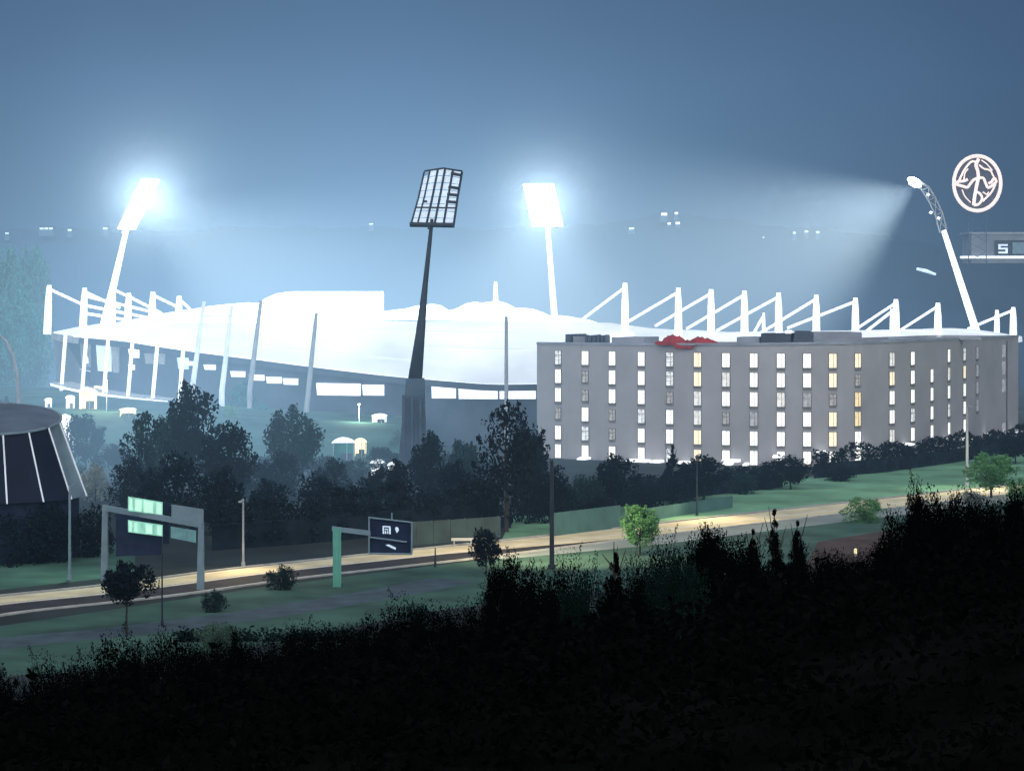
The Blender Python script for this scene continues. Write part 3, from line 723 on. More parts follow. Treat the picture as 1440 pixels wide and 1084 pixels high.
pole(980, 640, 725, 2.2, 'dark_steel', 'slim dark pole on the lawn in front of the hotel, with an added lamp', arm=-2.2, lamp=(4500, WARM, -34))  # arm and lamp added to this post to light the road
pole(612, 770, 797, 2, 'dark_steel', 'small thin marker post beside the road', name='marker_post')
pole(1360, 570, 683, 4, 'grey_post', 'tall grey lamp pole before the right end of the hotel', arm=-2.5, lamp=(6500, (1, .95, .75), -34))
for (px_, py_), lab_ in zip(((1203, 788), (1243, 780)), ('left one of two small glowing bollards behind the slope shrubs', 'right one of two small glowing bollards behind the slope shrubs')):
    c_ = gp(px_, py_); t = thing('bollard_lamp', lab_, 'bollard', loc=tuple(c_))
    mb = MB(); mb.tube([(0, 0, 0), (0, 0, .7)], .12, 8); mb.build('post', M['grey_post'], t)
    mb = MB(); mb.tube([(0, 0, .7), (0, 0, 1.15), (0, 0, 1.25)], [.16, .16, .05], 8); mb.build('lamp', M['warmlit'], t)
pole(712, 445, 620, 5.5, 'grey_post', 'tall straight post standing left of the hotel', Y=384, name='post')
# arc-shaped lamp at far left
t = thing('arched_lamp', 'dark arched lamp pole at the far left edge', 'lamp', loc=(at(26, 0, 330).x, 330, 0))
mb = MB(); mb.tube([at(26, y, 330) if 0 else Vector((at(x, y, 330).x-at(26, 0, 330).x, 0, max(0, at(x, y, 330).z))) for x, y in ((26, 700), (26, 560), (24, 525), (18, 500), (9, 480), (-4, 468))], [.3, .28, .26, .24, .2, .16], 8); mb.build('pole', M['grey_post'], t)
mb = MB(); mb.box((at(-8, 0, 330).x-at(26, 0, 330).x, 0, at(0, 467, 330).z), (1.2, .4, .2)); mb.build('lamp_head', M['grey_post'], t)

# ------------------------------------------------------------------ round pavilion at lower left
Yp = 250.0; pc = at(-10, 588, Yp); pv = thing('pavilion', 'round pavilion with tilted dark roof and flaring glass sides', 'pavilion', loc=(pc.x, pc.y, 0))
TILT = Matrix.Rotation(R(-10), 3, 'X') @ Matrix.Rotation(R(3), 3, 'Y')
TILT = Matrix.Rotation(R(10), 3, 'X') @ Matrix.Rotation(R(2), 3, 'Y')
def pvp(a, r, z): 
    v = TILT@Vector((r*math.cos(a), r*math.sin(a), 0)); return Vector((v.x, v.y, v.z+z))
rt = 6.9; zc = pc.z
mb = MB(); top = [pvp(2*PI*k/48, rt, zc) for k in range(48)]; dome_ = [pvp(2*PI*k/48, rt*.5, zc+.28) for k in range(48)]
for k in range(48):
    j = (k+1) % 48; mb.face([top[k], top[j], dome_[j], dome_[k]])
mb.face(dome_); mb.build('roof', M['roofdark'], pv, True)
mb = MB()
mb.tube([pvp(2*PI*k/48, rt+.06, zc-.04) for k in range(49)], .14, 6, cap=False); mb.build('roof_rim', M['portal'], pv)
for k in range(16):
    a0, a1 = 2*PI*(k-.1)/16, 2*PI*(k+.9)/16
    if math.sin((a0+a1)/2) > .35: continue
    mb = MB(); n1, n0 = pvp(a1, rt-.02, zc-.12), pvp(a0, rt-.02, zc-.12); q0 = Vector((math.cos(a0)*9.7, math.sin(a0)*9.7, zc-8.0)); q1 = Vector((math.cos(a1)*9.7, math.sin(a1)*9.7, zc-8.0))
    mb.face([q0, q1, n1, n0]); mb.build('glass_panel', M['glass_sheen' if k in (15, 0) else 'glassdark'], pv)  # right-hand panes paler, sheen painted in
    mb = MB(); mb.tube([q0+Vector((math.cos(a0), math.sin(a0), 0))*.08, n0+Vector((math.cos(a0), math.sin(a0), 0))*.08], .09, 5); mb.build('rib', M['lit_post'], pv)
mb = MB(); mb.tube([(0, 0, 0), (0, 0, zc-7.6)], [8.8, 8.8], 32); mb.build('base_wall', M['sign_dark'], pv)

# ------------------------------------------------------------------ fences, walls, boxes near the road
def fence(name, label, cat, a, b, h, m, n, wall=False):
    a, b = Vector(a), Vector(b); t = thing(name, label, cat, loc=tuple(a)); d = (b-a)
    nn = Vector((-d.y, d.x, 0)).normalized()*(.15 if wall else .03); U = Vector((0, 0, h))
    for k in range(n):
        p, q = d*k/n+d/n*.006, d*(k+1)/n-d/n*.006
        mb = MB(); mb.hexa([p-nn, q-nn, q+nn, p+nn, p-nn+U, q-nn+U, q+nn+U, p+nn+U]); mb.build('panel', M[m], t)
    for k in range(n+1):
        mb = MB(); mb.tube([d*k/n+nn*2, d*k/n+nn*2+U*1.0], .06, 6); mb.build('post', M['grey_post'], t)
    return t
fence('fence', 'pale green panel fence along the lawn right of the dark lamp pole', 'fence', gp(778, 754), gp(872, 742), 2.6, 'fence', 8)
fence('fence', 'faint green panel fence in front of the hotel trees', 'fence', gp(880, 737), gp(1030, 714), 1.5, 'fence', 12)
fence('retaining_wall', 'low grey wall behind the framed sign', 'wall', gp(560, 768), gp(703, 758), 2.5, 'dullwall', 6, True)
mb = MB(); c = gp(711, 742); t = thing('utility_box', 'small black cabinet at the foot of the tall dark tree', 'cabinet', loc=tuple(c))
mb = MB(); mb.box((0, 0, .62), (1.25, .7, 1.25)); mb.build('body', M['sign_dark'], t)
mb = MB(); mb.box((0, 0, 1.29), (1.4, .85, .08)); mb.build('lid', M['dark_steel'], t)
mb = MB(); mb.box((.0, -.37, .62), (.04, .03, 1.1)); mb.build('door_gap', M['grey_post'], t)
mb = MB(); a = gp(636, 768)
t = thing('barrier', 'pale barrier rail at the road edge left of the small dark tree', 'barrier', loc=tuple(a))
mb = MB(); mb.box((2, .0, .75), (4.2, .12, .3)); mb.build('rail', M['concrete_pale'], t)
for x in (.2, 2, 3.8):
    mb = MB(); mb.box((x, .12, .35), (.12, .1, .7)); mb.build('post', M['grey_post'], t)

# glowing kiosks and canopies, simplified from lights and lit foliage by the stadium
def kiosk(px, ytop, ybot, w, Y, m, label, arch=False):
    a = at(px, ybot, Y); zt = at(px, ytop, Y).z; x = a.x; ww = w/F*Y; g0 = terr(x, Y); hgt = max(1.5, zt-g0)
    t = thing('kiosk', label, 'kiosk', loc=(x, Y, g0)); z0 = 0
    H = hgt
    mb = MB(); mb.box((0, 2.4, H*.4), (ww*.96, .12, H*.8)); mb.box((-ww*.47, 1.3, H*.4), (.1, 2.2, H*.8)); mb.build('wall', M[m], t)
    for x_ in (-ww*.48, ww*.16, ww*.48):
        mb = MB(); mb.tube([(x_, 0, 0), (x_, 0, H*.8)], .06, 6); mb.build('post', M['grey_post'], t)
    mb = MB(); n = 8
    A = [Vector((lerp(-ww*.56, ww*.56, i/n), -.4, H*.8+H*.22*math.sin(PI*i/n)**.7)) for i in range(n+1)]; B = [p+Vector((0, 3.1, -H*.06)) for p in A]
    for i in range(n): mb.face([A[i], A[i+1], B[i+1], B[i]])
    mb.face(A[::-1]); mb.build('roof', M['canopy' if m not in ('warmlit', 'concrete') else m], t)
    mb = MB(); mb.box((ww*.1, 1.5, H*.2), (ww*.5, .5, H*.36)); mb.build('counter', M['concrete_dark'], t)
    return t
kiosk(122, 545, 573, 22, 402, 'warmlit', 'yellow-green glowing tent roofed kiosk at the stadium\'s left entrance')
kiosk(97, 556, 566, 9, 402, 'canopy', 'tiny white lit kiosk left of the yellow one')
kiosk(66, 560, 572, 6, 402, 'canopy', 'small white lit booth right of the arched lamp')
kiosk(178, 611, 620, 20, 392, 'warmlit', 'low pale lit shelter beyond the left tree')
kiosk(92, 583, 595, 20, 370, 'canopy', 'white lit shelter just behind the round pavilion')
kiosk(483, 615, 648, 30, 368, 'leaf_teal', 'pale glowing tent behind the round topped tree')
kiosk(533, 588, 596, 20, 398, 'canopy', 'white lit canopy on the green bank left of the dark mast')
kiosk(531, 646, 656, 20, 352, 'canopy', 'white topped booth at the left foot of the dark mast')
kiosk(550, 650, 658, 10, 350, 'canopy', 'small white box beside the dark mast base')
kiosk(506, 616, 630, 16, 372, 'warmlit', 'warm lit booth between the round tree and the dark mast')

for px_, py_, pw_, cl_ in ((150, 552, 2600, (1, .95, .6)), (505, 585, 1800, (.85, 1, .8))):
    Y_ = 398; q_ = at(px_, py_, Y_); t = thing('floodlight_post', 'short lit lamp post on the bank by the ' + ('left entrance' if px_ == 150 else 'pale tent'), 'lamp post', loc=(q_.x, Y_, terr(q_.x, Y_)))
    h_ = q_.z-terr(q_.x, Y_)+2
    mb = MB(); mb.tube([(0, 0, 0), (0, 0, h_)], .09, 6); mb.build('post', M['grey_post'], t)
    mb = MB(); mb.box((0, -.3, h_), (.4, .5, .12)); mb.build('lamp_head', M['grey_post'], t)
    ld = bpy.data.lights.new('lamp_light', 'POINT'); ld.energy = pw_; ld.color = cl_; ld.shadow_soft_size = .4
    o = link('lamp_light', ld, t); o.location = (0, -1.2, h_-.5)
# ------------------------------------------------------------------ trees
T = ptree
T(120, 583, 668, 34, 'round', 'leaf_mid', 'dark round tree right of the pavilion')
T(212, 583, 712, 42, 'round', 'leaf_mid', 'tall blue-green tree left of the dark tree mass, under the left facade')
T(268, 545, 706, 50, 'round', 'leaf_dark', 'tallest tree of the dark clump left of centre')
T(325, 600, 716, 48, 'round', 'leaf_dark', 'broad dark tree at the right side of the left clump')
T(184, 636, 728, 42, 'bush', 'leaf_dark', 'low dark tree behind the gantry\'s left post')
T(250, 628, 742, 60, 'bush', 'leaf_dark', 'wide black bushy tree behind the gantry boards')
T(310, 650, 752, 60, 'bush', 'leaf_dark', 'dark bushy tree above the slim pale pole')
T(378, 668, 742, 45, 'bush', 'leaf_dark', 'dark bush below the round topped tree')
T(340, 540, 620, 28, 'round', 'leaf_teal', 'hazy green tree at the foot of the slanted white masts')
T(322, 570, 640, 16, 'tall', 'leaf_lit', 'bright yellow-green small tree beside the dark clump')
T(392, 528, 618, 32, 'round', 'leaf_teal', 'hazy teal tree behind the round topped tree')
T(414, 573, 690, 48, 'round', 'leaf_mid', 'round topped tree with dark crown below the slanted post')
T(452, 655, 742, 42, 'bush', 'leaf_dark', 'dark bush between the round topped tree and the mast')
T(505, 670, 738, 42, 'bush', 'leaf_dark', 'dark bush left of the mast base')
T(535, 655, 720, 28, 'round', 'leaf_dark', 'small dark tree against the left of the mast base')
T(560, 650, 728, 24, 'tall', 'leaf_dark', 'narrow dark tree in front of the mast base')
T(606, 612, 712, 30, 'tall', 'leaf_dark', 'slim dark tree just right of the mast base')
T(640, 640, 728, 40, 'bush', 'leaf_dark', 'bushy dark tree between the mast and the tall tree')
T(652, 620, 700, 26, 'round', 'leaf_mid', 'blue-grey tree behind, between mast and tall tree')
T(712, 558, 748, 50, 'tall', 'leaf_dark', 'tall dark tree left of the hotel, with a bare trunk', dense='thin')
T(744, 592, 722, 32, 'tall', 'leaf_dark', 'dark tree touching the hotel\'s left corner')
T(672, 650, 740, 38, 'bush', 'leaf_dark', 'low dark tree at the left foot of the tall tree')
T(780, 650, 735, 42, 'bush', 'leaf_dark', 'dark shrub mass behind the thick lamp pole')
T(822, 660, 728, 34, 'bush', 'leaf_mid', 'grey bushy tree right of the thick lamp pole')
T(866, 642, 720, 40, 'round', 'leaf_dark', 'rounded dark tree below the hotel\'s third window column')
T(908, 665, 714, 34, 'bush', 'leaf_dark', 'low tree between the rounded tree and the little conifer')
T(946, 622, 706, 22, 'cone', 'leaf_dark', 'little conifer in front of the hotel')
T(990, 643, 704, 44, 'round', 'leaf_dark', 'broad dark tree right of the little conifer')
T(950, 668, 710, 36, 'bush', 'leaf_dark', 'dark low bush under the little conifer')
T(1042, 660, 694, 30, 'bush', 'leaf_mid', 'grey-blue bush in a gap of the hotel trees')
T(1078, 655, 688, 24, 'bush', 'leaf_dark', 'small dark bush left of the squared bush')
T(1112, 640, 688, 30, 'round', 'leaf_dark', 'squared dark bush before the hotel, left of the hedge')
T(1182, 652, 676, 28, 'bush', 'leaf_dark', 'low dark bush at the left end of the hedge')
T(900, 712, 782, 32, 'round', 'leaf_lit', 'small round green tree beside the road', Y=250)
T(1214, 688, 727, 36, 'bush', 'leaf_lit', 'pale green bush on the far road edge below the hedge', Y=285)
T(1394, 638, 700, 40, 'round', 'leaf_lit', 'light green leafy tree at the right, by the tall grey pole')
T(1436, 668, 705, 26, 'bush', 'leaf_lit', 'light green bush at the right edge')
T(684, 744, 812, 26, 'round', 'leaf_dark', 'small dark round tree at the roadside near the middle', Y=232)
T(395, 796, 836, 26, 'bush', 'leaf_mid', 'low round bush by the road left of the green post', Y=222)
T(301, 822, 858, 22, 'bush', 'leaf_mid', 'low bush under the gantry\'s right post', Y=207)
T(178, 782, 884, 52, 'spread', 'leaf_dark', 'flat topped dark tree in front of the road, left', Y=194)
T(134, 646, 706, 26, 'bush', 'leaf_pale', 'lit shrub beside the pavilion, sparkle put into its whitish colour')
T(305, 880, 925, 34, 'bush', 'leaf_dim', 'pale shrub at the edge of the dark slope', Y=185)
T(585, 838, 880, 24, 'bush', 'leaf_mid', 'dim shrub on the verge below the framed sign', Y=196)
T(30, 700, 792, 70, 'bush', 'leaf_dark', 'big dark bush under the pavilion')
T(75, 690, 790, 45, 'bush', 'leaf_dark', 'dark bush left of the grey lamp pole')
T(128, 700, 782, 38, 'bush', 'leaf_dark', 'dark bush between the grey lamp pole and the gantry')
T(-30, 680, 780, 60, 'bush', 'leaf_dark', 'dark bush cut by the left edge below the pavilion')
T(10, 560, 640, 20, 'round', 'leaf_mid', 'little tree above the pavilion roof')
# teal trees on the slope at the far left
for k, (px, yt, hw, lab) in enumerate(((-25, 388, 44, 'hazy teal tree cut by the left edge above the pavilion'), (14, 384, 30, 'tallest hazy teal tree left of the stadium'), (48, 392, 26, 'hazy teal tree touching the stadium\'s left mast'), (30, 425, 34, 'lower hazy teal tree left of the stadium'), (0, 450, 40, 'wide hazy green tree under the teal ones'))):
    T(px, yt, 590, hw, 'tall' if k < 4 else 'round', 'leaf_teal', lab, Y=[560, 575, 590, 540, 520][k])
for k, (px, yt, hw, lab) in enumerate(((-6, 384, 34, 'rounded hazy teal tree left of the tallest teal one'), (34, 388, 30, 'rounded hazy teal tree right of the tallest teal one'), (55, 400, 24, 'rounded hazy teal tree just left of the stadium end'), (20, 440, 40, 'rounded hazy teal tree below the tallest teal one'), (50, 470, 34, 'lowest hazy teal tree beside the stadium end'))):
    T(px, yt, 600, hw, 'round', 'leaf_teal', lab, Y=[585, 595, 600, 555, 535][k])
T(1298, 692, 726, 26, 'bush', 'leaf_pale', 'whitish lit shrub behind the tall black shrub at right', Y=288)
T(1366, 687, 708, 24, 'bush', 'leaf_pale', 'whitish lit shrub at the foot of the tall grey pole')
for k, (px, yt, yb, hw, mk, lab) in enumerate(((300, 560, 622, 26, 'leaf_teal', 'hazy teal shrub behind the tallest dark tree'), (366, 560, 625, 30, 'leaf_teal', 'hazy teal tree between two slanted white masts'), (436, 585, 640, 26, 'leaf_teal', 'hazy shrub right of the round topped tree'),
        (150, 596, 640, 22, 'leaf_lit', 'lit green shrub right of the dark round tree'), (478, 596, 640, 22, 'leaf_teal', 'teal shrub on the green bank beside the tent'), (560, 600, 650, 18, 'leaf_dim', 'dim shrub on the bank left of the mast base'), (232, 590, 650, 26, 'leaf_mid', 'blue shrub left behind the tallest dark tree'))):
    T(px, yt, yb, hw, 'bush', mk, lab)
random.seed(77)
for k, px in enumerate((96, 160, 205, 290, 340, 384, 420, 462, 500, 540, 575, 630, 675)):
    yb = random.uniform(668, 684); T(px, yb-random.uniform(30, 52), yb, random.uniform(26, 38), random.choice(['bush', 'round', 'bush']), random.choice(['leaf_dark', 'leaf_mid']), f'hazy dark bush at the foot of the green bank, {["first","second","third","fourth","fifth","sixth","seventh","eighth","ninth","tenth","eleventh","twelfth","thirteenth"][k]} from the left', group='bushes along the foot of the stadium bank')
for k, (px, yt, yb, hw, lab) in enumerate(((398, 628, 700, 40, 'hazy dark bush right of the broad dark tree'), (470, 640, 705, 34, 'hazy blue bush right of the round topped tree'), (352, 640, 700, 30, 'hazy bush in the gap left of the round topped tree'),
        (60, 640, 740, 44, 'dark bush hidden behind the pavilion sides'), (745, 660, 735, 34, 'dark bush under the hotel\'s left corner'), (840, 690, 740, 30, 'low dark bush behind the pale green fence'), (600, 680, 735, 34, 'dark bush right of the mast foot'), (560, 690, 745, 34, 'dark bush just before the mast foot'))):
    T(px, yt, yb, hw, 'bush', 'leaf_dark', lab)
# hedges
def hedge(label, pts, h, wd, m, seed):
    random.seed(seed); pts = [Vector(p) for p in pts]; t = thing('hedge', label, 'hedge', loc=tuple(pts[0])); mb = MB(); cs = []
    for a, b_ in zip(pts, pts[1:]):
        n = max(2, int((b_-a).length/1.1))
        for i in range(n):
            p = lerp(a, b_, (i+random.random())/n)
            hh = h*(1+.12*math.sin(p.x*.9)+.12*math.sin(p.x*.37+1))
            for z in (.25, .6, .88): cs.append((p+Vector((0, random.uniform(-wd, wd)/2, hh*z))-pts[0], .75))
    leaf_cloud(mb, cs, 56, .26); mb.build('foliage', M[m], t)
    mb = MB()
    for a, b_ in zip(pts, pts[1:]):
        U = Vector((0, 0, h*.5)); y = Vector((0, wd*.3, 0)); a_, c_ = a-pts[0], b_-pts[0]
        mb.hexa([a_-y, c_-y, c_+y, a_+y, a_-y+U, c_-y+U, c_+y+U, a_+y+U])
    mb.build('branches', M['leaf_dark'], t); return t
hedge('long dark clipped hedge along the right part of the hotel', [gp(1145, 672), gp(1240, 664), gp(1340, 650), gp(1400, 640), gp(1500, 630)], 4.0, 2.5, 'leaf_dark', 3)
hedge('dark hedge below the hotel between lamp pole and hedge gap', [gp(760, 724), gp(900, 708), gp(1030, 692), gp(1100, 684)], 3.0, 2.5, 'leaf_dark', 4)
hedge('black hedge band behind the signs', [gp(300, 772), gp(420, 764), gp(560, 750), gp(700, 738)], 5.2, 4, 'leaf_dark', 5)
T(1428, 612, 652, 30, 'round', 'leaf_dark', 'dark tree at the right end of the hedge')

# ------------------------------------------------------------------ foreground slope
ORD = ['first', 'second', 'third', 'fourth', 'fifth', 'sixth', 'seventh', 'eighth', 'ninth', 'tenth', 'eleventh', 'twelfth', 'thirteenth', 'fourteenth', 'fifteenth', 'sixteenth', 'seventeenth', 'eighteenth',
       'nineteenth', 'twentieth', 'twenty-first', 'twenty-second', 'twenty-third', 'twenty-fourth', 'twenty-fifth', 'twenty-sixth', 'twenty-seventh', 'twenty-eighth', 'twenty-ninth', 'thirtieth']+['thirty-'+q for q in ('first', 'second', 'third', 'fourth', 'fifth', 'sixth', 'seventh', 'eighth', 'ninth')]+['fortieth']+['forty-'+q for q in ('first', 'second', 'third', 'fourth', 'fifth', 'sixth', 'seventh', 'eighth', 'ninth')]
random.seed(21)
xs_ = []; x = -30
while x < 1500:
    xs_.append(x); x += random.uniform(25, 40)
cnt = {}
for i, px in enumerate(xs_):
    Y = random.uniform(50, 66); ytop = interp(CREST, px)-(8 if px < 700 or px > 1210 else 20)+random.uniform(-12, 13); wx = (px-720)/F*Y; zg = hz(wx, Y)-.1
    kind = 'bush'; mk = 'leaf_black'; hw = random.uniform(36, 58)
    if 770 < px < 1130: kind = random.choice(['cone', 'round', 'bush', 'bush', 'tall']); mk = random.choice(['leaf_blackteal', 'leaf_black'])
    elif random.random() < .35: kind = random.choice(['round', 'tall'])
    if kind == 'cone': hw = 30
    if kind == 'tall': hw = 36
    if kind in ('cone', 'tall'): ytop -= 10
    h = max(1.6, EYE+(400-ytop)/F*Y-zg)
    word = {'bush': 'rounded shrub', 'round': 'small tree', 'cone': 'pointed conifer', 'tall': 'upright shrub'}[kind]
    cnt[word] = cnt.get(word, 0)+1
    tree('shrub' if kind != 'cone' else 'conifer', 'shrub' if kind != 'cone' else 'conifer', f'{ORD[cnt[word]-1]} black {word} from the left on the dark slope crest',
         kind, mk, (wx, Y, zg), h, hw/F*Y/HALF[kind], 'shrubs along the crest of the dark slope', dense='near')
EX = [(1268, 712, 34, ''), (1306, 690, 40, ''), (1350, 698, 40, ''), (1410, 690, 44, ''), (1436, 696, 36, ''), (1290, 684, 26, 'upper right'), (1330, 684, 30, ''), (1375, 704, 30, ''), (1240, 757, 20, ''), (700, 786, 24, ''), (332, 880, 12, '')]
WH = ['low rounded black shrub where the crest starts to rise at right', 'broad black shrub under the whitish lit shrub', 'black shrub hiding the foot of the tall grey pole', 'broad black shrub below the light green bush', 'black shrub cut by the right edge of the slope crest', 'tall black shrub jutting up where the road meets the slope at right', 'highest black shrub near the right edge', 'black shrub below the light green tree', 'black shrub with bright gaps beside it above the right slope',
      'black shrub under the small roadside tree', 'little pointed black shrub right of the pale shrub']
for (px, yt, hw, _), lab in zip(EX, WH):
    Y = 50; wx = (px-720)/F*Y; zg = hz(wx, Y)-.1
    tree('shrub', 'shrub', lab, 'tall', 'leaf_black', (wx, Y, zg), EYE+(400-yt)/F*Y-zg, hw/F*Y/.4, 'shrubs along the crest of the dark slope', dense='near')
# undergrowth: leaves over the whole slope
random.seed(5); mb = MB(); cs = []
for _ in range(4300):
    Y = 17+random.random()**.8*75; x = random.uniform(-.34, .34)*Y
    zg = hz(x, Y); r = random.uniform(.25, .75)*(.5+Y/60)
    cs.append((Vector((x, Y, zg+r*.5)), r))
for c, r in cs: leaf_cloud(mb, [(c, r)], 24, .035+c.y*.0016)
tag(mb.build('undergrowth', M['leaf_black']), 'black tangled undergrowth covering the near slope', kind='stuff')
random.seed(9); mb = MB(); cs = []
for _ in range(420):
    px = random.uniform(250, 1150); yb = interp(CREST, px)+random.uniform(-45, -4); Y = min(190, gY(max(yb, 760))); x = (px-720)/F*Y
    if abs(px-700) < 40: continue
    cs.append((Vector((x, Y, max(0, hz(x, Y))+.25)), random.uniform(.5, 1.1)))
for c, r in cs: leaf_cloud(mb, [(c, r)], 26, .16)
tag(mb.build('weeds', M['leaf_blackteal']), 'low dark teal weeds at the foot of the slope', kind='stuff')

# ------------------------------------------------------------------ far hills and their lights
RIDGE = [(-600, 318), (0, 322), (100, 320), (200, 325), (350, 317), (520, 318), (700, 320), (850, 314), (900, 303), (935, 298), (1000, 303), (1060, 313), (1150, 320), (1230, 328), (1300, 338), (1352, 361), (1460, 361), (1800, 352), (2400, 350)]
mb = MB(); prev = None; NC = 400; rows = [(0, 640), (.35, 700), (.7, 760), (.95, 800), (1, 820), (.6, 900), (0, 960)]
for i in range(NC+1):
    px = -900+3300*i/NC
    ytop = interp(RIDGE, px)+1.5*math.sin(i*.5)+1.0*math.sin(i*.93)+random.uniform(-.9, .9)
    zt = EYE+(400-ytop)/F*820
    for u_, Y in rows: mb.v.append(((px-720)/F*820, Y, zt*u_-.5+(.8*math.sin(i*.9+Y) if 0 < u_ < 1 else 0)))
nr = len(rows)
for i in range(NC):
    for j in range(nr-1): a = i*nr+j; mb.f.append((a, a+nr, a+nr+1, a+1)); mb.m.append(0)
tag(mb.build('hills', M['hill'], smooth=True), 'hills behind the stadium, dim blue from painted-in haze', kind='structure')
def house(px, py, w, h, label, m='canopy'):
    Y = 790; c = at(px, py, Y); ww, hh = w/F*Y, h/F*Y
    t = thing('hillside_house', label, 'house', 'lit houses on the far hills', loc=tuple(c-Vector((0, 0, hh))))
    mb = MB(); mb.box((0, 2.5, hh/2-.8), (ww*1.05, 5, hh+2.5)); mb.build('wall', M['farwall'], t)
    mb = MB(); a = ww*.6; z0 = hh+.45
    mb.hexa([(-a, -.3, z0), (a, -.3, z0), (a, 5.3, z0), (-a, 5.3, z0), (-a*.8, 2.2, z0+hh*.4), (a*.8, 2.2, z0+hh*.4), (a*.8, 2.8, z0+hh*.4), (-a*.8, 2.8, z0+hh*.4)]); mb.build('roof', M['hill'], t)
    n = max(1, int(w/5))
    for k in range(n):
        mb = MB(); mb.box((-ww/2+ww*(k+.5)/n, -.06, hh*.5), (ww/n*.8, .08, hh*.75)); mb.build('window', M[m], t)
for a in ((934, 299, 11, 6, 'brightest lit house on the hill right of the middle floodlight'), (951, 298, 6, 5, 'small lit house right beside the brightest one'), (941, 313, 6, 4, 'lower left one of two lit houses under the brightest house'),
          (953, 312, 8, 5, 'lower right one of two lit houses under the brightest house'), (888, 320, 12, 4, 'dim lit house left of and below the bright group'), (1034, 337, 6, 5, 'small lit house left of the wider one on the hill'),
          (1067, 333, 18, 6, 'wide lit house on the hill above the roof masts'), (1117, 326, 7, 4, 'first dim house of three left of the right floodlight beam'), (1134, 324, 8, 4, 'middle dim house of three in the right floodlight beam'), (1150, 325, 8, 4, 'last dim house of three in the right floodlight beam'),
          (65, 320, 26, 4, 'long faint lit house on the hill left of the left floodlight'), (98, 322, 9, 4, 'short faint lit house next to the long one at left'), (148, 320, 10, 4, 'faint lit house just left of the left floodlight'), (522, 314, 9, 3, 'single faint lit house left of the dark mast'), (10, 327, 8, 3, 'faint lit house at the far left edge')):
    dim = 'faint' in a[4] or 'dim' in a[4]
    house(a[0], a[1], a[2]*(.75 if dim else .9), a[3]*.8, a[4], m='paleglow' if dim else 'canopy')
mb = MB(); mb.tube([at(1289, 378, 680), at(1302, 381, 680), at(1316, 386, 680)], [.4, .55, .3], 6)
tag(mb.build('wall_rail', M['paleglow']), 'short pale lit rail on the hill left of the right mast', 'rail')

# hill-top building, its sign and the glowing round emblem
Yb = 700.0
bt = thing('hilltop_building', 'low hilltop building with pale ledge at the right edge', 'building', loc=tuple(at(1410, 361, Yb)))
def bb(x0, x1, y0, y1, Y, d, m, name, root):
    mb = MB(); a, b_ = at(x0, y1, Y), at(x1, y0, Y); mb.box(((a.x+b_.x)/2, Y+d/2, (a.z+b_.z)/2), (b_.x-a.x, d, b_.z-a.z)); o = mb.build(name, M[m], root); o.location = -Vector(root.location); return o
bb(1366, 1475, 329, 370, Yb+.5, 14, 'concrete', 'wall', bt)
bb(1352, 1475, 360, 363.5, Yb-2.0, 2.3, 'white_steel_glow', 'ledge', bt)
bb(1363, 1475, 326.5, 329, Yb, 15, 'grey_post', 'roof', bt)
sg = thing('roadside_board', 'dark sign board with white figure and grey panel on the hilltop ledge', 'sign', loc=tuple(at(1420, 360, Yb-1)))
bb(1399, 1460, 338, 359.5, Yb-1.2, .5, 'dark_steel', 'board', sg)
bb(1424, 1460, 341, 357, Yb-1.5, .25, 'portal', 'panel', sg)
fg = MB()
for x0, x1, y0, y1 in ((1404, 1417, 343.5, 346), (1404, 1407, 346, 349.5), (1404, 1417, 348.5, 351), (1414, 1417, 351, 355), (1404, 1417, 354, 356.5)):
    a, b_ = at(x0, y1, Yb-1.4), at(x1, y0, Yb-1.4); fg.box(((a.x+b_.x)/2, Yb-1.4, (a.z+b_.z)/2), (b_.x-a.x, .2, b_.z-a.z))
o = fg.build('lettering', M['paleglow'], sg); o.location = -Vector(sg.location)
Ye = 690.0
em = thing('emblem_sign', 'glowing round emblem with a pinkish ring high at the right', 'sign', loc=tuple(at(1374, 330, Ye)))
def pbuild(mb, name, m): o = mb.build(name, M[m], em); o.location = -Vector(em.location); return o
mb = MB(); mb.tube([at(1374.3+33*math.cos(2*PI*k/60), 258+38.5*math.sin(2*PI*k/60), Ye) for k in range(61)], .52, 8, cap=False); pbuild(mb, 'ring', 'neon')
mb = MB(); mb.face([at(1374.3+32.5*math.cos(2*PI*k/60), 258+38*math.sin(2*PI*k/60), Ye+.7) for k in range(60)]); pbuild(mb, 'backing', 'neon_dark')
Z = 1346/360.0
def zp(pts): return [at(1080+x/Z, 200+y/Z, Ye-.1) for x, y in pts]
mb = MB()
for pts, w in (([(1108, 88), (1094, 120), (1102, 150), (1106, 185), (1096, 235), (1086, 290), (1082, 332)], .62), ([(1082, 332), (1108, 326), (1126, 300), (1118, 275), (1100, 262)], .45),
               ([(1106, 188), (1080, 200), (1062, 222), (1048, 238), (1022, 232), (992, 222), (1000, 208), (1028, 205), (1050, 196)], .5), ([(1094, 105), (1070, 103), (1044, 130), (1025, 160), (1006, 200)], .38),
               ([(1052, 140), (1035, 165), (1030, 200)], .24), ([(1106, 188), (1132, 190), (1144, 215), (1158, 240), (1186, 222), (1200, 208), (1190, 190), (1176, 208), (1160, 218)], .48),
               ([(1110, 120), (1135, 140), (1168, 150), (1188, 185)], .32), ([(1196, 222), (1176, 262), (1150, 290), (1128, 312)], .36), ([(1130, 262), (1150, 275), (1160, 262)], .24),
               ([(1020, 250), (1036, 286), (1066, 318)], .22), ([(1122, 95), (1150, 115), (1180, 150)], .22)):
    mb.tube(smoothline(zp(pts), 4), w*.8, 6)
pbuild(mb, 'figure', 'neon')
mb = MB()
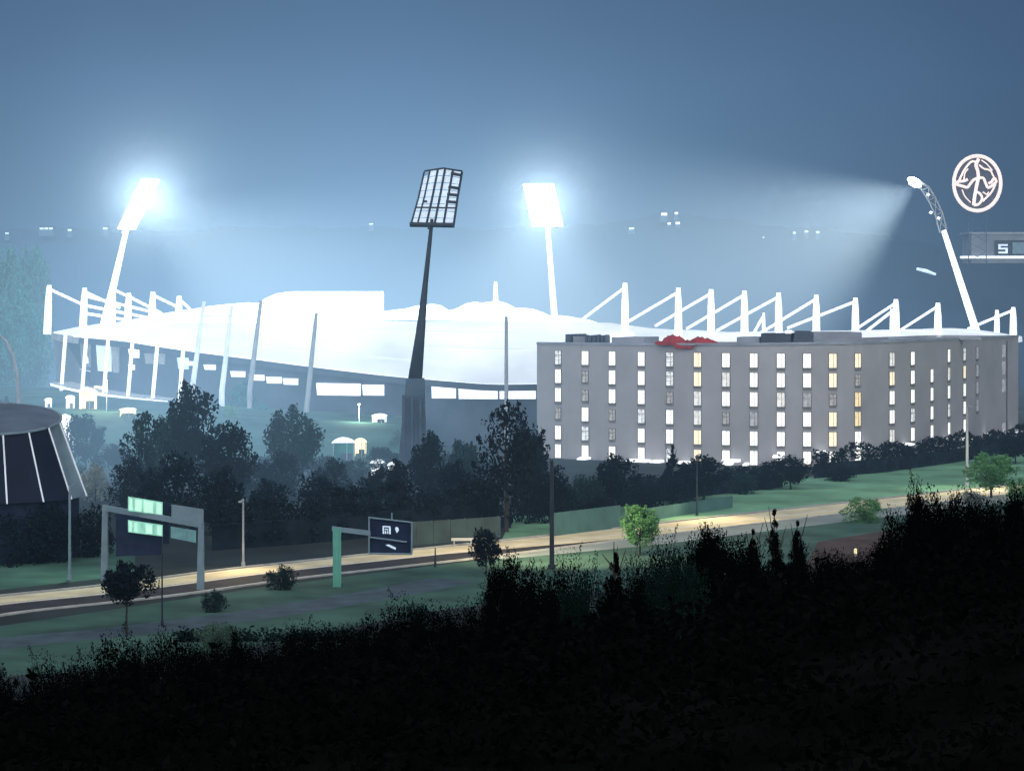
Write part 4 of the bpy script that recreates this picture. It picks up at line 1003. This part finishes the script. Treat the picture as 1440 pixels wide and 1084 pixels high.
for px in (1362, 1387):
    mb.tube([at(px, 372, Ye+2), at(px, 285, Ye+1.4)], .14, 6)
for k in range(6):
    y0 = 368-k*14; mb.tube([at(1362, y0, Ye+2), at(1387, y0-14, Ye+2)], .07, 5); mb.tube([at(1387, y0, Ye+2), at(1362, y0-14, Ye+2)], .07, 5)
pbuild(mb, 'support_tower', 'farwall')

# ------------------------------------------------------------------ sky: dome with dusk colours and added fill, world sky, floodlight glow put into haze
bm = MB(); NU, NV = 72, 24; RD = 1150
for j in range(NV+1):
    ph = -.12+(PI/2+.12)*j/NV
    for i in range(NU):
        a = 2*PI*i/NU; bm.v.append((RD*math.cos(ph)*math.cos(a), 330+RD*math.cos(ph)*math.sin(a), RD*math.sin(ph)))
for j in range(NV):
    for i in range(NU):
        a = j*NU+i; b_ = j*NU+(i+1) % NU; bm.f.append((a, a+NU, b_+NU, b_)); bm.m.append(0)
sm = bpy.data.materials.new('dusk_sky_fill'); sm.use_nodes = True; nt = sm.node_tree; nt.nodes.clear(); N = nt.nodes; L = nt.links
def node(t, **k):
    n = N.new(t)
    for a, v in k.items(): setattr(n, a, v)
    return n
def math_(op, a, b=None, c=None, clamp=False):
    n = N.new('ShaderNodeMath'); n.operation = op; n.use_clamp = clamp
    for i, v in enumerate((a, b, c)):
        if v is None: continue
        if isinstance(v, (int, float)): n.inputs[i].default_value = v
        else: L.new(v, n.inputs[i])
    return n.outputs[0]
SUN_EL, SUN_ROT = R(-4), R(0)
SKY = [(0.0, (.006, .012, .030)), (.045, (.012, .026, .065)), (.13, (.027, .062, .142)), (1, (.03, .05, .11))]
geo = node('ShaderNodeNewGeometry'); sx = node('ShaderNodeSeparateXYZ'); L.new(geo.outputs['Position'], sx.inputs[0])
el = math_('DIVIDE', sx.outputs['Z'], RD)
rp = node('ShaderNodeValToRGB'); L.new(el, rp.inputs[0])
rp.color_ramp.elements[0].position = SKY[0][0]; rp.color_ramp.elements[0].color = SKY[0][1]+(1,)
rp.color_ramp.elements[1].position = 1; rp.color_ramp.elements[1].color = SKY[3][1]+(1,)
for p_, c_ in SKY[1:3]: e_ = rp.color_ramp.elements.new(p_); e_.color = c_+(1,)
no = node('ShaderNodeTexNoise'); no.inputs['Scale'].default_value = .0035; no.inputs['Detail'].default_value = 5; L.new(geo.outputs['Position'], no.inputs['Vector'])
cl = node('ShaderNodeMapRange'); cl.inputs['To Min'].default_value = .6; cl.inputs['To Max'].default_value = 1.4; L.new(no.outputs['Fac'], cl.inputs['Value'])
# fill glow added to the dome's unseen back to light the fronts
bk = node('ShaderNodeMapRange'); bk.inputs['From Min'].default_value = 550; bk.inputs['From Max'].default_value = -250; bk.inputs['To Min'].default_value = 0; bk.inputs['To Max'].default_value = 1
L.new(sx.outputs['Y'], bk.inputs['Value'])
rt_ = node('ShaderNodeMapRange'); rt_.inputs['From Min'].default_value = -400; rt_.inputs['From Max'].default_value = 500; rt_.inputs['To Min'].default_value = 1.06; rt_.inputs['To Max'].default_value = .78
L.new(sx.outputs['X'], rt_.inputs['Value'])
s = math_('MULTIPLY', cl.outputs[0], rt_.outputs[0])
mxc = node('ShaderNodeMix', data_type='RGBA'); L.new(bk.outputs[0], mxc.inputs['Factor']); vs_ = node('ShaderNodeVectorMath', operation='SCALE'); L.new(rp.outputs[0], vs_.inputs[0]); L.new(s, vs_.inputs['Scale']); L.new(vs_.outputs[0], mxc.inputs['A']); mxc.inputs['B'].default_value = (1.18, 1.23, 1.36, 1)
em_ = node('ShaderNodeEmission'); L.new(mxc.outputs['Result'], em_.inputs[0]); em_.inputs[1].default_value = 1.0
om = node('ShaderNodeOutputMaterial'); L.new(em_.outputs[0], om.inputs[0]); sm.cycles.emission_sampling = 'NONE'
tag(bm.build('sky', sm, smooth=True), 'dim blue night sky with a fill glow added behind', kind='structure')

w = bpy.data.worlds.new('World'); sc.world = w; w.use_nodes = True; nt = w.node_tree; N = nt.nodes; L = nt.links
bg = N['Background']; ow = [n for n in N if n.type == 'OUTPUT_WORLD'][0]
sk = node('ShaderNodeTexSky'); sk.sky_type = 'NISHITA'; sk.sun_disc = False; sk.sun_elevation = SUN_EL; sk.sun_rotation = SUN_ROT
L.new(sk.outputs[0], bg.inputs[0]); bg.inputs[1].default_value = .05
geo = node('ShaderNodeNewGeometry'); P_ = geo.outputs['Position']
def vm(op, a, b=None):
    n = N.new('ShaderNodeVectorMath'); n.operation = op
    for i, v in enumerate((a, b)):
        if v is None: continue
        if isinstance(v, (tuple, Vector)): n.inputs[i].default_value = tuple(v)
        else: L.new(v, n.inputs[i])
    return n.outputs['Value'] if op in ('DISTANCE', 'LENGTH', 'DOT_PRODUCT') else n.outputs[0]
def blob(c, r, a, p=-1.5, sz=None):
    pp = vm('MULTIPLY', P_, (1, 1, sz)) if sz else P_
    d = vm('DISTANCE', pp, Vector((c[0], c[1], c[2]*(sz or 1)))); q = math_('MULTIPLY', d, 1.0/r)
    return math_('MULTIPLY', math_('POWER', math_('MULTIPLY_ADD', q, q, 1.0), p), a)
def cone(A, D, c0, c1, r, a):
    v = vm('SUBTRACT', P_, Vector(A)); ln = vm('LENGTH', v); dt = vm('DOT_PRODUCT', v, Vector(D).normalized())
    cs_ = math_('DIVIDE', dt, ln)
    mr = node('ShaderNodeMapRange'); mr.interpolation_type = 'SMOOTHSTEP'; mr.inputs['From Min'].default_value = c0; mr.inputs['From Max'].default_value = c1; L.new(cs_, mr.inputs['Value'])
    q = math_('MULTIPLY', ln, 1.0/r)
    return math_('MULTIPLY', math_('MULTIPLY', math_('POWER', math_('MULTIPLY_ADD', q, q, 1.0), -1.0), a), mr.outputs[0])
def total(ts):
    t = None
    for t_ in ts: t = t_ if t is None else math_('ADD', t, t_)
    return t
far_haze = total((blob((-36, 520, 18), 42, .0018), blob((-8, 650, 18), 145, .00138, -2.0, 2.1), blob((-48, 338, 12), 34, .0066, -1.5, 1.4)))  # scattered light put in as haze emission
lamp_haze = total((blob(A1, 6.8, .12, -2.0), blob(A2+Vector((0, 0, -1)), 8.5, .08, -2.0), cone(A3, (-.85, -.12, -.44), .76, .985, 14, .062), cone(A1, (.74, -.1, -.55), .70, .99, 22, .017), cone(A2, (-.1, -.1, -1), .45, .99, 22, .010)))  # halos and beams are added emission, not cast by the lamps
ev = node('ShaderNodeEmission'); ev.inputs[0].default_value = (.38, .68, 1.0, 1); L.new(far_haze, ev.inputs[1])
ev2 = node('ShaderNodeEmission'); ev2.inputs[0].default_value = (.66, .87, 1.0, 1); L.new(lamp_haze, ev2.inputs[1])
av = node('ShaderNodeAddShader'); L.new(ev.outputs[0], av.inputs[0]); L.new(ev2.outputs[0], av.inputs[1]); L.new(av.outputs[0], ow.inputs['Volume'])
try: w.cycles.volume_step_size = 8
except Exception: pass

# ------------------------------------------------------------------ render settings
cy = sc.cycles
cy.volume_max_steps = 30; cy.max_bounces = 2; cy.diffuse_bounces = 1; cy.glossy_bounces = 1; cy.transmission_bounces = 1; cy.volume_bounces = 0
cy.use_adaptive_sampling = True; cy.adaptive_threshold = .05; cy.adaptive_min_samples = 12
cy.use_denoising = True; cy.sample_clamp_indirect = 3; cy.sample_clamp_direct = 0
cy.caustics_reflective = False; cy.caustics_refractive = False
sc.view_settings.view_transform = 'Standard'; sc.view_settings.look = 'None'; sc.view_settings.exposure = 0; sc.view_settings.gamma = 1
